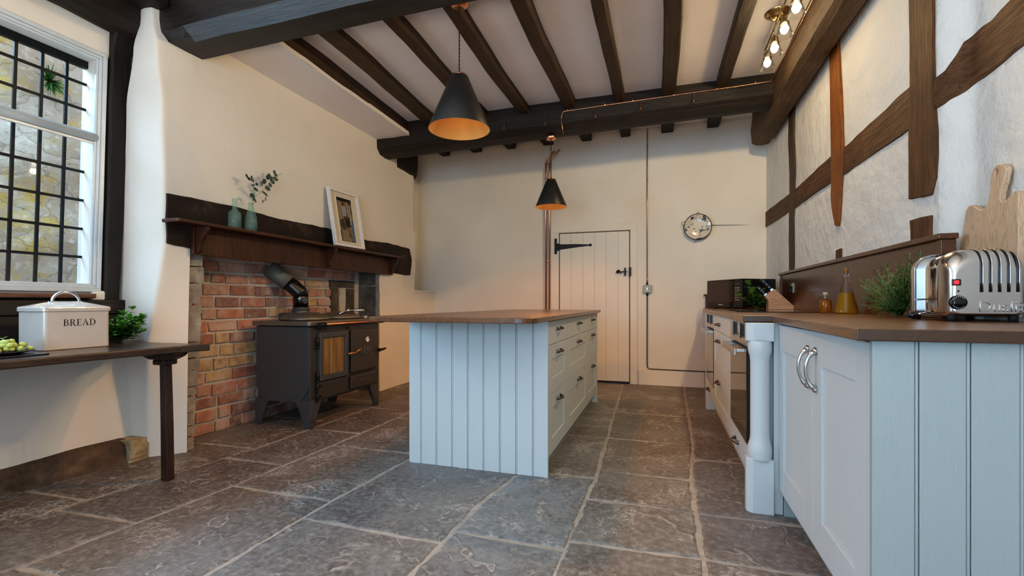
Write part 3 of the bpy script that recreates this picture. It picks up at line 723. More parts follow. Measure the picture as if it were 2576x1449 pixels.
# fireplace lintel
m=MB(); m.prism(wob([(2.125,1.345),(2.29,1.325),(2.29,1.32),(4.50,1.31),(4.9,1.305),(5.08,1.30),(5.105,1.42),(5.12,1.50),(5.06,1.625),(4.6,1.64),(4.2,1.62),(3.6,1.655),(3.0,1.645),(2.6,1.665),(2.124,1.652)],.05,.009,2),'x',-3.0,-2.926)
tag(m.build('fireplace_lintel',M['lintel'],None,.008),'rough blackened oak lintel built into the wall above the fireplace','lintel')
# ------------------------------------------------------------------ kitchen furniture helpers
def shaker(name,y0,y1,z0,z1,xf,sg,parent,mat,fw=.06,flat=False,fh=None,th=.02):
    """drawer or door front on a plane x = xf; sg = +1 faces +x, -1 faces -x"""
    m=MB(); g=.0015; y0+=g;y1-=g;z0+=g;z1-=g; b=xf-sg*th; fh=fh or fw
    def bx(a,c,d,e,x0,x1): m.box(min(x0,x1),max(x0,x1),a,c,d,e)
    if flat: bx(y0,y1,z0,z1,b,xf)
    else:
        bx(y0,y0+fw,z0,z1,b,xf); bx(y1-fw,y1,z0,z1,b,xf); bx(y0+fw,y1-fw,z0,z0+fh,b,xf); bx(y0+fw,y1-fw,z1-fh,z1,b,xf)
        bx(y0+fw,y1-fw,z0+fh,z1-fh,b,xf-sg*.007)
    return m.build(name,mat,parent,.0015)
def bow_handle(parent,c,ax,ln,sg,mat,out=.03,r=.0055,name='handle'):
    m=MB(); p=[]
    for k in range(13):
        t=k/12; a=(t-.5)*ln; d=out*(math.sin(PI*t))**.55 if 0<t<1 else 0
        p.append((c[0]+sg*d,c[1]+(a if ax=='y' else 0),c[2]+(a if ax=='z' else 0)))
    rr=[r*(1.9 if k in(0,12) else 1.45 if k in(1,11) else 1.0-.18*math.sin(PI*k/12)) for k in range(13)]
    m.tube(p,rr,10)
    for e in (-1,1):
        q=(c[0]+sg*.003,c[1]+(e*ln/2 if ax=='y' else 0),c[2]+(e*ln/2 if ax=='z' else 0)); m.ball(q,r*1.9,8)
    return m.build(name,mat,parent)

# ------------------------------------------------------------------ kitchen island
isl=thing('kitchen_island','pale blue grey panelled island unit with nine drawers standing on the stone floor','kitchen island',(-1.03,3.55,0))
B('carcass',M['paint'],isl,-1.462,-.628,2.56,4.60,.10,.872)
def beadboard(name,x0,x1,yf,z0,z1,gro,parent,mat,th=.018):
    m=MB(); xs=[x0]+gro+[x1]
    for i,(a,b) in enumerate(zip(xs,xs[1:])):
        m.box(a+(.005 if i else 0),b-(.005 if i<len(xs)-2 else 0),yf,yf+th,z0,z1)
    m.box(x0+.001,x1-.001,yf+.008,yf+th,z0+.001,z1-.001)
    for g in gro: m.tube([(g,yf+.0045,z0),(g,yf+.0045,z1)],.0042,8)
    return m.build(name,mat,parent,.0015)
beadboard('end_panel',-1.469,-.602,2.537,.0,.873,[-1.388,-1.285,-1.182,-1.082,-.984,-.883,-.785,-.687],isl,M['paint'])
B('back_end_panel',M['paint'],isl,-1.469,-.602,4.60,4.63,0,.873)
B('side_panel',M['paint'],isl,-1.469,-1.455,2.556,4.60,0,.873)
B('plinth',M['paint_shaded'],isl,-1.45,-.655,2.556,4.60,0,.10)
ys=[2.557,3.115,4.003,4.598]; zr=[(.730,.868,True),(.446,.730,False),(.10,.446,False)]
for a,b in zip(ys,ys[1:]):
    for z0,z1,fl in zr:
        d=shaker('drawer',a,b,z0,z1,-.606,1,isl,M['paint'],.095,fl,.085)
        d_y=(a+b)/2; d_z=z0+.62*(z1-z0) if fl else z1-.052
        bow_handle(d,(-.606,d_y,d_z),'y',.10,1,M['pewter'],.032,.006)
def rounded(x0,x1,y0,y1,r,corners):
    P=[]
    for (cx,cy,a0,on) in ((x0+r,y0+r,PI,corners[0]),(x1-r,y0+r,1.5*PI,corners[1]),(x1-r,y1-r,0,corners[2]),(x0+r,y1-r,.5*PI,corners[3])):
        if on:
            for k in range(9): a=a0+k*PI/16; P.append((cx+r*math.cos(a),cy+r*math.sin(a)))
        else: P.append((cx+(r if a0 in(1.5*PI,0) else -r),cy+(r if a0 in(0,.5*PI) else -r)))
    return P
m=MB(); m.prism(rounded(-1.505,-.573,2.11,4.66,.085,(1,1,0,0)),'z',.8735,.900)
tag(m.build('island_worktop',M['work_i'],None,.004,3),'brown oak worktop with rounded front corners lying on the island','worktop')

# ------------------------------------------------------------------ right hand run
XW=1.085
du=thing('drawer_unit','pale blue painted three drawer unit between the two ovens','drawer unit',(.7,3.5,0))
B('carcass',M['paint'],du,.41,XW,3.02,3.97,.12,.88); B('plinth',M['paint_shaded'],du,.46,.50,3.02,3.97,0,.12)
for z0,z1,fl in ((.763,.880,True),(.471,.763,False),(.19,.471,False)):
    d=shaker('drawer',3.019,3.972,z0,z1,.386,-1,du,M['paint'],.10,fl,.075)
    bow_handle(d,(.386,3.60,(z0+z1)/2-.005 if fl else z1-.065),'y',.11,-1,M['pewter'],.032,.006)
def oven(label,y0,y1):
    o=thing('built_in_oven',label,'oven',(.7,(y0+y1)/2,0))
    B('housing',M['paint'],o,.41,XW,y0+.004,y1-.004,.12,.88); B('plinth',M['paint_shaded'],o,.46,.50,y0+.004,y1-.004,0,.12)
    cp=B('control_panel',M['oven_steel'],o,.383,.41,y0+.006,y1-.006,.765,.880)
    w=y1-y0
    for t in (.2,.62):
        yc=y0+w*t; kn=MB(); kn.box(.3795,.3835,yc-.045,yc+.045,.806,.866); kn.box(.370,.380,yc-.004,yc+.004,.798,.874); kn.build('control_knob',M['black'],cp)
    B('display',M['mat'],cp,.3815,.3835,y0+w*.40-.02,y0+w*.40+.02,.82,.866)
    dr=B('oven_door',M['black'],o,.388,.41,y0+.006,y1-.006,.298,.752)
    B('door_glass',M['bronze_glass'],dr,.383,.389,y0+.010,y1-.010,.302,.748)
    m=MB(); ya,yb=y0+.05,y1-.05; z=.738
    m.prism([(.335,z+.014),(.335,z-.022),(.345,z-.022),(.345,z+.014)],'y',ya,yb)
    for a,b in ((ya,ya+.05),(yb-.05,yb)): m.box(.345,.384,a,b,z-.006,z+.012)
    m.build('oven_handle',M['oven_steel'],dr,.002)
    d=shaker('drawer',y0,y1,.19,.292,.386,-1,o,M['paint'],.05,True); bow_handle(d,(.386,(y0+y1)/2+.03,.235),'y',.10,-1,M['pewter'],.03,.006)
oven('steel fronted built in oven nearest the camera, beside the turned pilaster',2.462,3.017)
oven('steel fronted built in oven at the far end of the worktop run',3.974,4.600)
B('x',M['paint'],None,.386,1.05,4.603,4.72,0,.881)
ep=bpy.context.scene.objects['x']; ep.name='end_cabinet'; tag(ep,'plain pale painted filler cabinet closing the far end of the run, beyond the far oven','cabinet')
# turned pilaster
pl=thing('turned_pilaster','square and round turned pilaster painted pale blue at the step in the worktop','pilaster',(.435,2.45,0))
def pblock(name,z0,z1):
    m=MB(); m.prism([(.398,2.40),(.489,2.40),(.489,2.458),(.375,2.458),(.375,2.423)],'z',z0,z1); return m.build(name,M['paint'],pl,.004)
pblock('base_block',0,.252); pblock('top_block',.795,.880)
cc=(.4345,2.432,0)
L('column',M['paint'],pl,[(.048,.250),(.050,.262),(.052,.285),(.050,.31),(.043,.335),(.0405,.36),(.0405,.70),(.043,.725),(.049,.745),(.051,.77),(.049,.785),(.047,.797)],cc,32)
# corner cupboard
cu=thing('corner_cupboard','two door pale blue cupboard with grooved end panel at the near end of the run','cupboard',(.8,1.9,0))
m=MB(); m.box(.531,1.09,1.378,2.44,.12,.88); m.box(.491,.53,2.425,2.448,0,.88); m.box(.511,.532,1.378,1.43,.12,.882); m.build('carcass',M['paint'],cu,.002)
B('plinth',M['paint_shaded'],cu,.578,.60,1.38,2.424,0,.12); B('plinth_return',M['paint_shaded'],cu,.531,.60,2.41,2.424,0,.119)
for a,b,hy in ((1.432,1.913,1.868),(1.913,2.432,1.958)):
    d=shaker('door',a,b,.118,.874,.510,-1,cu,M['paint'],.098,False,.115)
    bow_handle(d,(.510,hy,.74),'z',.135,-1,M['steel'],.034,.0062)
beadboard('end_panel',.490,1.13,1.360,.0,.882,[.58,.679,.7765,.874,.972,1.07],cu,M['paint_shaded'])
# worktop
m=MB(); m.prism([(.365,2.448),(.490,2.448),(.490,2.36),(.4485,1.335),(1.155,1.335),(1.155,2.39),(1.088,2.39),(1.088,5.755),(.455,5.755),(.368,4.74)],'z',.8825,.912)
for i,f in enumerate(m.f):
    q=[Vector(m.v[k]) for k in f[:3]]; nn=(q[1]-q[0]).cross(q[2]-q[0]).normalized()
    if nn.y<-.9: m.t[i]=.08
tag(m.build('long_worktop',M['work_y'],None,.003,2),'long brown oak worktop stepping back beside the pilaster along the right wall','worktop')
# splashback boxing
sp=thing('splashback','tall boxed oak splashback with a capped top along the right wall','splashback',(1.06,3.6,.912))
m=MB(); m.box(1.048,1.088,2.29,4.86,.913,1.222); m.build('board',M['splash'],sp,.002)
m=MB(); m.box(1.040,1.089,2.258,2.292,.913,1.222); m.build('end_post',M['splash'],sp,.002); m=MB(); m.box(1.040,1.089,4.86,4.89,.913,1.222); m.build('end_post',M['splash'],sp,.002)
m=MB(); m.box(1.026,1.090,2.243,4.905,1.222,1.244); m.build('cap',M['splash'],sp,.003)
m=MB(); m.box(1.065,1.088,4.893,5.74,.913,1.045); m.box(1.05,1.090,4.893,5.74,1.045,1.062)
tag(m.build('upstand',M['splash'],None,.002),'low oak upstand on the right wall behind the microwave','upstand')
m=MB(); m.box(.47,1.06,5.735,5.755,.913,1.048); m.box(.452,1.06,5.72,5.757,1.048,1.066)
tag(m.build('upstand.001',M['splash'],None,.002),'low oak upstand on the back wall whose end shows left of the microwave','upstand')
# socket on splashback
so=thing('double_socket','brushed double socket with one white switch set in the oak splashback','socket',(1.046,4.52,1.095))
B('plate',M['oven_steel'],so,1.043,1.048,4.447,4.593,1.052,1.138)
for yy in (4.485,4.555):
    m=MB(); m.box(1.041,1.044,yy-.014,yy+.014,1.062,1.088); m.build('outlet',M['black'],so)
B('rocker',M['white'],so,1.040,1.044,4.474,4.486,1.112,1.126)
B('rocker',M['black'],so,1.040,1.044,4.55,4.562,1.112,1.126)
# hob
hb=thing('ceramic_hob','flat black ceramic hob let into the worktop in front of the knife block','hob',(.72,3.65,.912))
m=MB(); m.prism(rounded(.455,.985,3.27,4.02,.012,(1,1,1,1)),'z',.9125,.9165); m.build('glass_plate',M['blackgl'],hb,.001)
for cx,cy,r in ((.58,3.46,.09),(.58,3.82,.07),(.84,3.46,.07),(.84,3.82,.09)):
    L('zone',M['stove_top'],hb,[(r,.9165),(r,.9168),(r-.003,.9168),(r-.003,.9165)],(cx,cy,0),32)

# ------------------------------------------------------------------ microwave (local, then turned)
mw=thing('microwave','black microwave oven standing askew in the far corner of the worktop','microwave',(0,0,0))
W_,D_,H_=.525,.36,.285
B('casing',M['black'],mw,-W_/2,W_/2,.012,D_,.012,H_,bevel=.006)
dr=B('door',M['blackgl'],mw,-W_/2,W_/2-.125,-.010,.011,.012,H_)
B('door_window',M['bronze_glass'],dr,-W_/2+.012,W_/2-.135,-.0115,-.009,.062,H_-.012)
cpn=B('control_panel',M['black'],mw,W_/2-.124,W_/2,-.010,.011,.012,H_)
B('display',M['bronze_glass'],cpn,W_/2-.105,W_/2-.035,-.0115,-.009,.225,.25)
for r in range(6):
    for c in range(3): B('key',M['switch'],cpn,W_/2-.104+c*.024,W_/2-.104+c*.024+.017,-.0118,-.009,.205-.023*r-.012,.205-.023*r)
text('Panasonic',.017,M['white'],dr,(-.03-.05,-.0112,.034),(PI/2,0,0),.0003)
for x in (-.2,.2):
    for y in (.05,.30): L('foot',M['rubber'],mw,[(.012,0),(.012,.013)],(x,y,0),12,'z',True)
a=-1.0297
mw.location=(.595,5.075,.9125); mw.rotation_euler=(0,0,a); ORI[mw]=(0,0,0)
# ------------------------------------------------------------------ knife block and knives
kb=thing('knife_block','sloping pale beech knife block behind the hob','knife block',(.95,4.5,.9125))
KP=[(.861,.9125),(1.053,.9125),(1.065,.930),(.907,1.088),(.833,1.024),(.861,.986)]
m=MB(); m.prism(KP,'y',4.445,4.555); m.build('body',M['block'],kb,.003)
nrm=Vector((-.655,0,.756)); tng=Vector((.756,0,.655))
kn=None
kl=['long black riveted knife at the front of the top row of the block','black riveted knife in the middle of the top row of the block','black riveted knife at the back of the top row of the block','short black knife at the front of the lower row of the block','short black knife in the middle of the lower row of the block','short black knife at the back of the lower row of the block']
def knife(name,label,base,ln):
    o=thing(name,label,'knife',tuple(base),'knives in the beech block'); m=MB()
    s=Vector((0,1,0)); rings=[]
    for t,w,h in ((.012,.006,.010),(.02,.0075,.012),(ln*.5,.008,.0125),(ln*.85,.008,.014),(ln,.006,.011)):
        c=base+nrm*t; rings.append([c+s*w+tng*h,c-s*w+tng*h,c-s*w-tng*h,c+s*w-tng*h][::-1])
    m.loft(rings); m.build('handle',M['black'],o,.003)
    m=MB(); c=base+nrm*.001; d=base+nrm*.016; q=lambda c,w,h:[c+s*w+tng*h,c-s*w+tng*h,c-s*w-tng*h,c+s*w-tng*h][::-1]
    m.loft([q(c,.006,.011),q(d,.006,.011)]); m.build('bolster',M['chrome'],o)
    for t in (.3,.55,.8):
        c=base+nrm*ln*t; m=MB(); m.tube([c-s*.0088,c+s*.0088],.0028,8); m.build('rivet',M['chrome'],o)
    return o
for i in range(6):
    row,k=divmod(i,3); b=Vector((.893-.048*row,4.468+.032*k,1.076-.0415*row)); knife('kitchen_knife',kl[i],b,.125-.03*row)
# ------------------------------------------------------------------ bottles on worktop
fl=thing('oil_flask','tall conical glass flask half full of golden oil, corked, on the worktop','flask',(.975,3.045,.9125))
fp=(.975,3.045,.9125)
out=[(.0001,0),(.054,0),(.0585,.004),(.058,.010),(.030,.128),(.0175,.175),(.0135,.20),(.0128,.235),(.0145,.242),(.019,.247)]
inn=[(.0172,.246),(.0125,.24),(.0108,.232),(.0112,.20),(.0152,.174),(.0275,.128),(.0553,.012),(.0545,.0065),(.0001,.0055)]
L('glass_body',M['glass'],fl,out,fp,36)
L('oil',M['oil'],fl,[(.0001,.0015),(.053,.0015),(.0575,.005),(.057,.010),(.0332,.111),(.0325,.1145),(.0001,.1145)],fp,36)
L('cork',M['cork'],fl,[(.0001,.216),(.010,.216),(.0122,.25),(.0001,.251)],fp,16)
sb=thing('oil_bottle','small round bottle of amber oil with a pale cork, left of the conical flask','bottle',(.897,3.118,.9125))
fp=(.897,3.118,.9125)
L('glass_body',M['glass'],sb,[(.0001,0),(.029,0),(.031,.003),(.031,.062),(.028,.072),(.0135,.080),(.0128,.098),(.0145,.099),(.0145,.104),(.0105,.104)],fp,32)
L('oil',M['oil2'],sb,[(.0001,.0012),(.0285,.0012),(.0302,.004),(.0302,.062),(.0272,.071),(.013,.079),(.0001,.0795)],fp,32)
L('cork',M['cork2'],sb,[(.0001,.085),(.0102,.085),(.0102,.105),(.0125,.106),(.0128,.119),(.0001,.120)],fp,16)
# ------------------------------------------------------------------ plants
def leaf(m,b,d,up,ln,wd,fold=.25):
    d=d.normalized(); s=d.cross(up)
    if s.length<1e-3: s=d.cross(Vector((1,0,0)))
    s.normalize(); u=s.cross(d)
    p=[b,b+d*ln*.28+s*wd*.42+u*fold*wd*.5,b+d*ln*.62+s*wd*.45+u*fold*wd*.5-u*ln*.03,b+d*ln-u*ln*.10,b+d*ln*.62-s*wd*.45+u*fold*wd*.5-u*ln*.03,b+d*ln*.28-s*wd*.42+u*fold*wd*.5,b+d*ln*.45]
    m.add(p,[(0,1,6),(1,2,6),(2,3,6),(3,4,6),(4,5,6),(5,0,6)])
def herb(name,label,cat,base,n,h,spread,ll,lw,mat,seed,lean=(0,0),pot=None):
    o=thing(name,label,cat,base); r=random.Random(seed); ms=MB(); ml=MB(); ml.cs=True
    bz=Vector(base)
    for k in range(n):
        a=2*PI*k/n+r.uniform(-.5,.5); sp=spread*math.sqrt(r.random()); hh=h*r.uniform(.45,1.0)
        tip=Vector((math.cos(a)*sp+lean[0]*hh,math.sin(a)*sp+lean[1]*hh,hh*(1.05-.45*(sp/spread)**2)))
        P=[bz+Vector((tip.x*t**1.4+r.uniform(-.004,.004),tip.y*t**1.4+r.uniform(-.004,.004),tip.z*t)) for t in (0.02,.35,.7,1)]
        ms.tube(P,[.0022,.0019,.0015,.001],6)
        for j in range(2,9):
            t=j/8; q=P[0].lerp(P[1],t/.35) if t<.35 else P[1].lerp(P[2],(t-.35)/.35) if t<.7 else P[2].lerp(P[3],(t-.7)/.3)
            az=j*1.57+k
            for e in (0,PI):
                dv=Vector((math.cos(az+e),math.sin(az+e),r.uniform(-.1,.7))); ml.ct=r.random()*.7+.3*t
                s=(1.05-.45*t)*r.uniform(.75,1.15); leaf(ml,q,dv,Vector((0,0,1)),ll*s,lw*s)
        for e in range(3):
            dv=Vector((math.cos(e*2.1+a),math.sin(e*2.1+a),1.2)); ml.ct=r.uniform(.7,1); leaf(ml,P[3],dv,Vector((0,0,1)),ll*.55,lw*.55)
    ms.build('stems',M['stem'],o); ml.build('foliage',mat,o)
    if pot: L('pot',M['clay'],o,[(.0001,0),(pot*.75,0),(pot,pot*1.3),(pot*.9,pot*1.3),(.0001,pot*1.2)],base,20)
    return o
herb('potted_herb','bushy bright green herb on the table between bread bin and white jamb','plant',(-2.985,1.89,.743),26,.20,.11,.060,.048,M['leaf'],2,(.12,.12))
herb('potted_herb.001','leafy green herb on the worktop in front of the microwave','plant',(.79,4.60,.9125),14,.24,.15,.080,.052,M['leaf2'],8,(-.15,.0))
def rosemary():
    base=(.985,2.44,.9125); o=thing('rosemary_bush','feathery rosemary plant behind the toaster on the worktop','plant',base); r=random.Random(21)
    ms=MB(); mf=MB(); bz=Vector(base)+Vector((0,0,.004))
    for k in range(78):
        tx,ty,tz=r.uniform(-.135,.055),r.uniform(-.14,.17),r.uniform(.03,.25)
        if tz>.20: tx=r.uniform(-.06,.05)
        if k<6: tx,ty,tz=r.uniform(-.02,.05),r.uniform(-.15,-.05),r.uniform(.2,.28)
        tip=bz+Vector((tx,ty,tz-.02)); mid=bz.lerp(tip,.5)+Vector((r.uniform(-.02,.02),r.uniform(-.02,.02),.02))
        ms.tube([bz,mid,tip],[.002,.0016,.0009],5)
        ax=(tip-mid).normalized()
        for j in range(34):
            t=.25+.75*j/33; q=bz.lerp(mid,t*2) if t<.5 else mid.lerp(tip,t*2-1)
            a=j*2.4; s=Vector((math.cos(a),math.sin(a),.1)); s=(s-ax*s.dot(ax)).normalized()
            d=(s*.9+ax*.8).normalized(); ln=r.uniform(.018,.036); w=.0017; mf.ct=r.random()
            n=d.cross(Vector((0,0,1))).normalized()*w; c=d.cross(n).normalized()*r.uniform(-.006,.008)
            mf.add([q-n*.5,q+n*.5,q+d*ln*.55+n+c*.5,q+d*ln+c*1.4,q+d*ln*.55-n+c*.5],[(0,1,2,4),(4,2,3)])
    ms.build('stems',M['stem'],o); mf.build('foliage',M['rosemary'],o)
rosemary()
# ------------------------------------------------------------------ toaster
to=thing('toaster','polished chrome slotted toaster near the camera on the worktop','toaster',(1.0,2.03,.9125))
def arch(x0,x1,z0,z1,r,inset=0,rb=.014):
    x0+=inset;x1-=inset;z0+=inset;z1-=inset; P=[]
    for k in range(6): a=PI+k*PI/10; P.append((x0+rb+rb*math.cos(a),z0+rb+rb*math.sin(a)))
    for k in range(6): a=1.5*PI+k*PI/10; P.append((x1-rb+rb*math.cos(a),z0+rb+rb*math.sin(a)))
    for k in range(13): a=k*PI/24; P.append((x1-r+r*math.cos(a),z1-r*.85+r*.85*math.sin(a)))
    for k in range(13): a=PI/2+k*PI/24; P.append((x0+r+r*math.cos(a),z1-r*.85+r*.85*math.sin(a)))
    return P
RT=.052
def arch2(k):                                     # k = 1 at the outer end face, 0 where the casting is full size
    t=RT*k; sd=.022*k; x0,x1=.893+sd,1.10-sd; z0,z1=.9295+.010*k,1.150-t; r=.062-.3*sd; P=[]; rb=.014
    for i in range(6): a=PI+i*PI/10; P.append((x0+rb+rb*math.cos(a),z0+rb+rb*math.sin(a)))
    for i in range(6): a=1.5*PI+i*PI/10; P.append((x1-rb+rb*math.cos(a),z0+rb+rb*math.sin(a)))
    for i in range(13): a=i*PI/24; P.append((x1-r+r*math.cos(a),z1-r*.85+r*.85*math.sin(a)))
    for i in range(13): a=PI/2+i*PI/24; P.append((x0+r+r*math.cos(a),z1-r*.85+r*.85*math.sin(a)))
    return P
def topz(x):
    return 1.150 if .955<=x<=1.038 else 1.150-.0527+.85*math.sqrt(max(0,.062**2-(x-1.038)**2))
def casting(ya,yb,flip):
    m=MB(); m.cs=True; rings=[]
    ang=[PI/2*(1-i/10) for i in range(11)]
    st=[(RT*(1-math.sin(a)),1-math.cos(a)) for a in ang]+[(abs(yb-ya),0)]
    st=[(d,min(1,k)) for d,k in st]
    for d,k in st:
        y=ya+d if not flip else yb-d
        rings.append([(x,y,z) for x,z in arch2(k)])
    rings=[r[::-1] for r in rings] if not flip else rings
    m.loft(rings); return m
e1=casting(1.900,1.960,False).build('end_casting',M['steel'],to)
casting(2.112,2.172,True).build('end_casting',M['steel'],to)
m=MB(); m.cs=True; m.loft([[(x,y,z) for x,z in arch(.893,1.10,.9295,1.150,.062,.006)][::-1] for y in (1.948,2.127)]); m.build('body',M['chrome'],to)
for i in range(4): B('slot',M['black'],to,.945,1.06,1.965+i*.04,1.985+i*.04,1.143,1.1455,bevel=0)
def ventpath(x,o):
    zt=topz(x); P=[(x,1.8995-o,1.008),(x,1.8992-o,1.04),(x,1.8992-o,zt-RT-.008)]
    for i in range(1,9):
        a=PI/2*(1-i/8); P.append((x,1.90+RT*(1-math.sin(a))-o*math.sin(a),zt-RT+RT*math.cos(a)+o*math.cos(a)))
    return P+[(x,1.957,zt+o)]
for i in range(6):
    x=.9795+i*.0230
    if x>1.086: break
    m=MB(); m.tube(ventpath(x,0),.0028,8); m.build('vent',M['black'],e1)
    m=MB(); m.tube(ventpath(x+.0046,0),.0018,8); m.build('vent_lip',M['chrome'],e1)
text('Dualit',.049,M['steel'],e1,(.9735,1.8985,.946),(PI/2,0,0),.0008,sx=.98,bev=.0008)
kn_=L('timer_knob',M['black'],to,[(.0001,-.030),(.013,-.030),(.0145,-.012),(.022,-.011),(.023,0)],(.918,1.9005,.975),28,'y')
m=MB(); m.box(.893,.922,1.868,1.885,.966,.984); m.build('pointer',M['black'],kn_,.004)
m=MB(); 
for k in range(22):
    a=k*2*PI/22; c=(.918+.0188*math.cos(a),1.8885,.975+.0188*math.sin(a)); m.box(c[0]-.0012,c[0]+.0012,c[1]-.0002,c[1]+.0006,c[2]-.0012,c[2]+.0012)
m.build('dial_marks',M['white'],kn_)
B('neon_surround',M['black'],to,.904,.928,1.8975,1.904,1.030,1.051)
B('neon_switch',M['red'],to,.908,.922,1.8955,1.899,1.034,1.047)
L('screw',M['black'],to,[(.0001,-.003),(.003,-.002),(.003,.002)],(.921,1.901,1.012),10,'y')
B('crumb_slot',M['black'],to,.8975,.9005,1.955,2.12,.9835,.9885,bevel=0)
B('lever_slot',M['black'],to,.8975,.9005,2.034,2.039,.948,.975,bevel=0)
lv=T('lever',M['chrome'],to,[(.905,2.037,.942),(.88,2.037,.936),(.868,2.037,.931)],.003)
m=MB(); m.lathe([(.0001,-.017),(.009,-.014),(.0135,-.004),(.013,.006),(.007,.016),(.0001,.018)],(.855,2.037,.930),18,'x'); m.build('ball_grip',M['black'],lv)
for x in (.915,1.075):
    for y in (1.925,2.15): L('foot',M['rubber'],to,[(.0001,0),(.012,0),(.0125,.015),(.0125,.020),(.0001,.02)],(x,y,.9125),16)
for z in (.96,1.03): 
    for y in (1.952,2.122): L('rivet',M['chrome'],to,[(.0001,-.0035),(.003,-.002),(.003,.003)],(.8985,y,z),10,'x')
# ------------------------------------------------------------------ chopping board
bp=[(2.335,.925),(2.309,1.18),(2.285,1.335),(2.270,1.347),(2.254,1.349),(2.235,1.342),(2.212,1.326),(2.190,1.319),(2.175,1.319),(2.161,1.332),(2.151,1.356),(2.1465,1.385),(2.150,1.42),(2.149,1.436),(2.141,1.453),(2.125,1.463),(2.106,1.4645),(2.087,1.459),(2.074,1.445),(2.071,1.428),(2.078,1.40),(2.089,1.372),(2.094,1.352),(2.093,1.336),(2.082,1.327),(2.07,1.325),(2.055,1.331),(2.035,1.345),(2.022,1.350),(2.008,1.347),(2.002,1.335),(1.99,1.18),(1.985,.925)]
bd=thing('chopping_board','large pale ash paddle board with a handle leaning on the wall behind the toaster','chopping board',(1.14,2.15,.9125))
m=MB(); hole=[(2.118+.0085*math.cos(-k*PI/8),1.438+.0125*math.sin(-k*PI/8)) for k in range(16)]
def bx_(y,z,back): return 1.112+(z-.9125)*.045+(.020 if back else 0)
V=[(bx_(y,z,0),y,z) for y,z in bp]+[(bx_(y,z,1),y,z) for y,z in bp]; n=len(bp)
from mathutils.geometry import tessellate_polygon
tri=tessellate_polygon([[Vector((y,z,0)) for y,z in bp],[Vector((y,z,0)) for y,z in hole]])
nh=len(hole)
VV=[(bx_(y,z,0),y,z) for y,z in bp+hole]+[(bx_(y,z,1),y,z) for y,z in bp+hole]; tot=n+nh
F=[]
for t in tri:
    A=[(bp+hole)[i] for i in t]; ar=(A[1][0]-A[0][0])*(A[2][1]-A[0][1])-(A[2][0]-A[0][0])*(A[1][1]-A[0][1])
    t=t if ar<0 else t[::-1]
    F.append(tuple(t)); F.append(tuple(i+tot for i in t[::-1]))
for i in range(n): j=(i+1)%n; F.append((i,j,j+tot,i+tot))
for i in range(nh): j=(i+1)%nh; F.append((n+i,n+j,n+j+tot,n+i+tot))
m.add(VV,F); m.build('board',M['board'],bd,.005,3)
# ------------------------------------------------------------------ range stove
SX=-2.57
st=thing('range_stove','black cast iron wood burning range on four tapered legs in the fireplace','stove',(-2.83,3.4,0))
m=MB(); m.box(-3.09,SX-.012,2.965,3.85,.19,.785); m.build('body',M['stove'],st,.008)
m=MB(); m.prism([(-3.095,.30),(-3.095,.785),(-2.585,.785),(-2.585,.30),(-2.64,.225),(-2.70,.195),(-2.99,.195),(-3.05,.225)],'y',2.955,2.968); m.build('side_plate',M['stove'],st,.004)
m=MB(); m.box(SX-.02,SX,2.955,3.86,.205,.785); m.build('front_plate',M['stove_dk'],st,.005)
m=MB(); m.prism(rounded(-3.115,-2.548,2.925,3.885,.02,(1,1,1,1)),'z',.792,.826); m.build('top_plate',M['stove_top'],st,.006)
m=MB(); m.box(-3.08,-2.59,2.965,3.85,.785,.793); m.build('top_gap',M['black'],st)
def sleg(px,py,dx,dy):
    m=MB(); r=[]
    for z,w in ((.0,.055),(.02,.058),(.12,.095),(.205,.135),(.215,.14)):
        r.append([(px,py,z),(px+dx*w,py,z),(px+dx*w,py+dy*.018,z),(px+dx*.018,py+dy*.018,z),(px+dx*.018,py+dy*w,z),(px,py+dy*w,z)])
    if dx*dy<0: r=[q[::-1] for q in r]
    m.loft(r); m.build('leg',M['stove'],st,.002)
for px,dx in ((-3.10,1),(SX+.002,-1)):
    for py,dy in ((2.95,1),(3.865,-1)): sleg(px,py,dx,dy)
def framed_door(name,y0,y1,z0,z1,fw,parent,th=.028):
    m=MB(); a,b=SX,SX+th
    m.prism([(y0+.01,z0),(y1-.01,z0),(y1,z0+.01),(y1,z1-.01),(y1-.01,z1),(y0+.01,z1),(y0,z1-.01),(y0,z0+.01)],'x',a,a+.010)
    for q in ((y0,y0+fw,z0,z1),(y1-fw,y1,z0,z1),(y0+fw,y1-fw,z0,z0+fw),(y0+fw,y1-fw,z1-fw,z1)): m.box(a,b,*q)
    return m.build(name,M['stove'],parent,.007,3)
fd=framed_door('firebox_door',3.035,3.385,.355,.735,.042,st)
B('door_glass',M['fireglass'],fd,SX+.008,SX+.013,3.077,3.343,.397,.693)
od=B('oven_door',M['stove_dk'],st,SX,SX+.026,3.43,3.80,.362,.735,bevel=.012,seg=3)
ad=B('ash_door',M['stove_dk'],st,SX,SX+.016,3.03,3.39,.212,.345,bevel=.006)
ld=B('lower_drawer',M['stove_dk'],st,SX,SX+.024,3.43,3.80,.222,.338,bevel=.010,seg=3)
for z in (.665,.395): 
    m=MB(); m.tube([(SX+.016,3.020,z-.035),(SX+.016,3.020,z+.035)],.010,10); m.ball((SX+.016,3.020,z-.042),.013,8); m.box(SX,SX+.02,3.022,3.07,z-.012,z+.012); m.build('hinge',M['iron'],fd)
for z in (.315,.235):
    m=MB(); m.tube([(SX+.014,3.018,z-.028),(SX+.014,3.018,z+.028)],.009,10); m.ball((SX+.014,3.018,z-.032),.011,8); m.box(SX,SX+.018,3.02,3.06,z-.01,z+.01); m.build('hinge',M['iron'],ad)
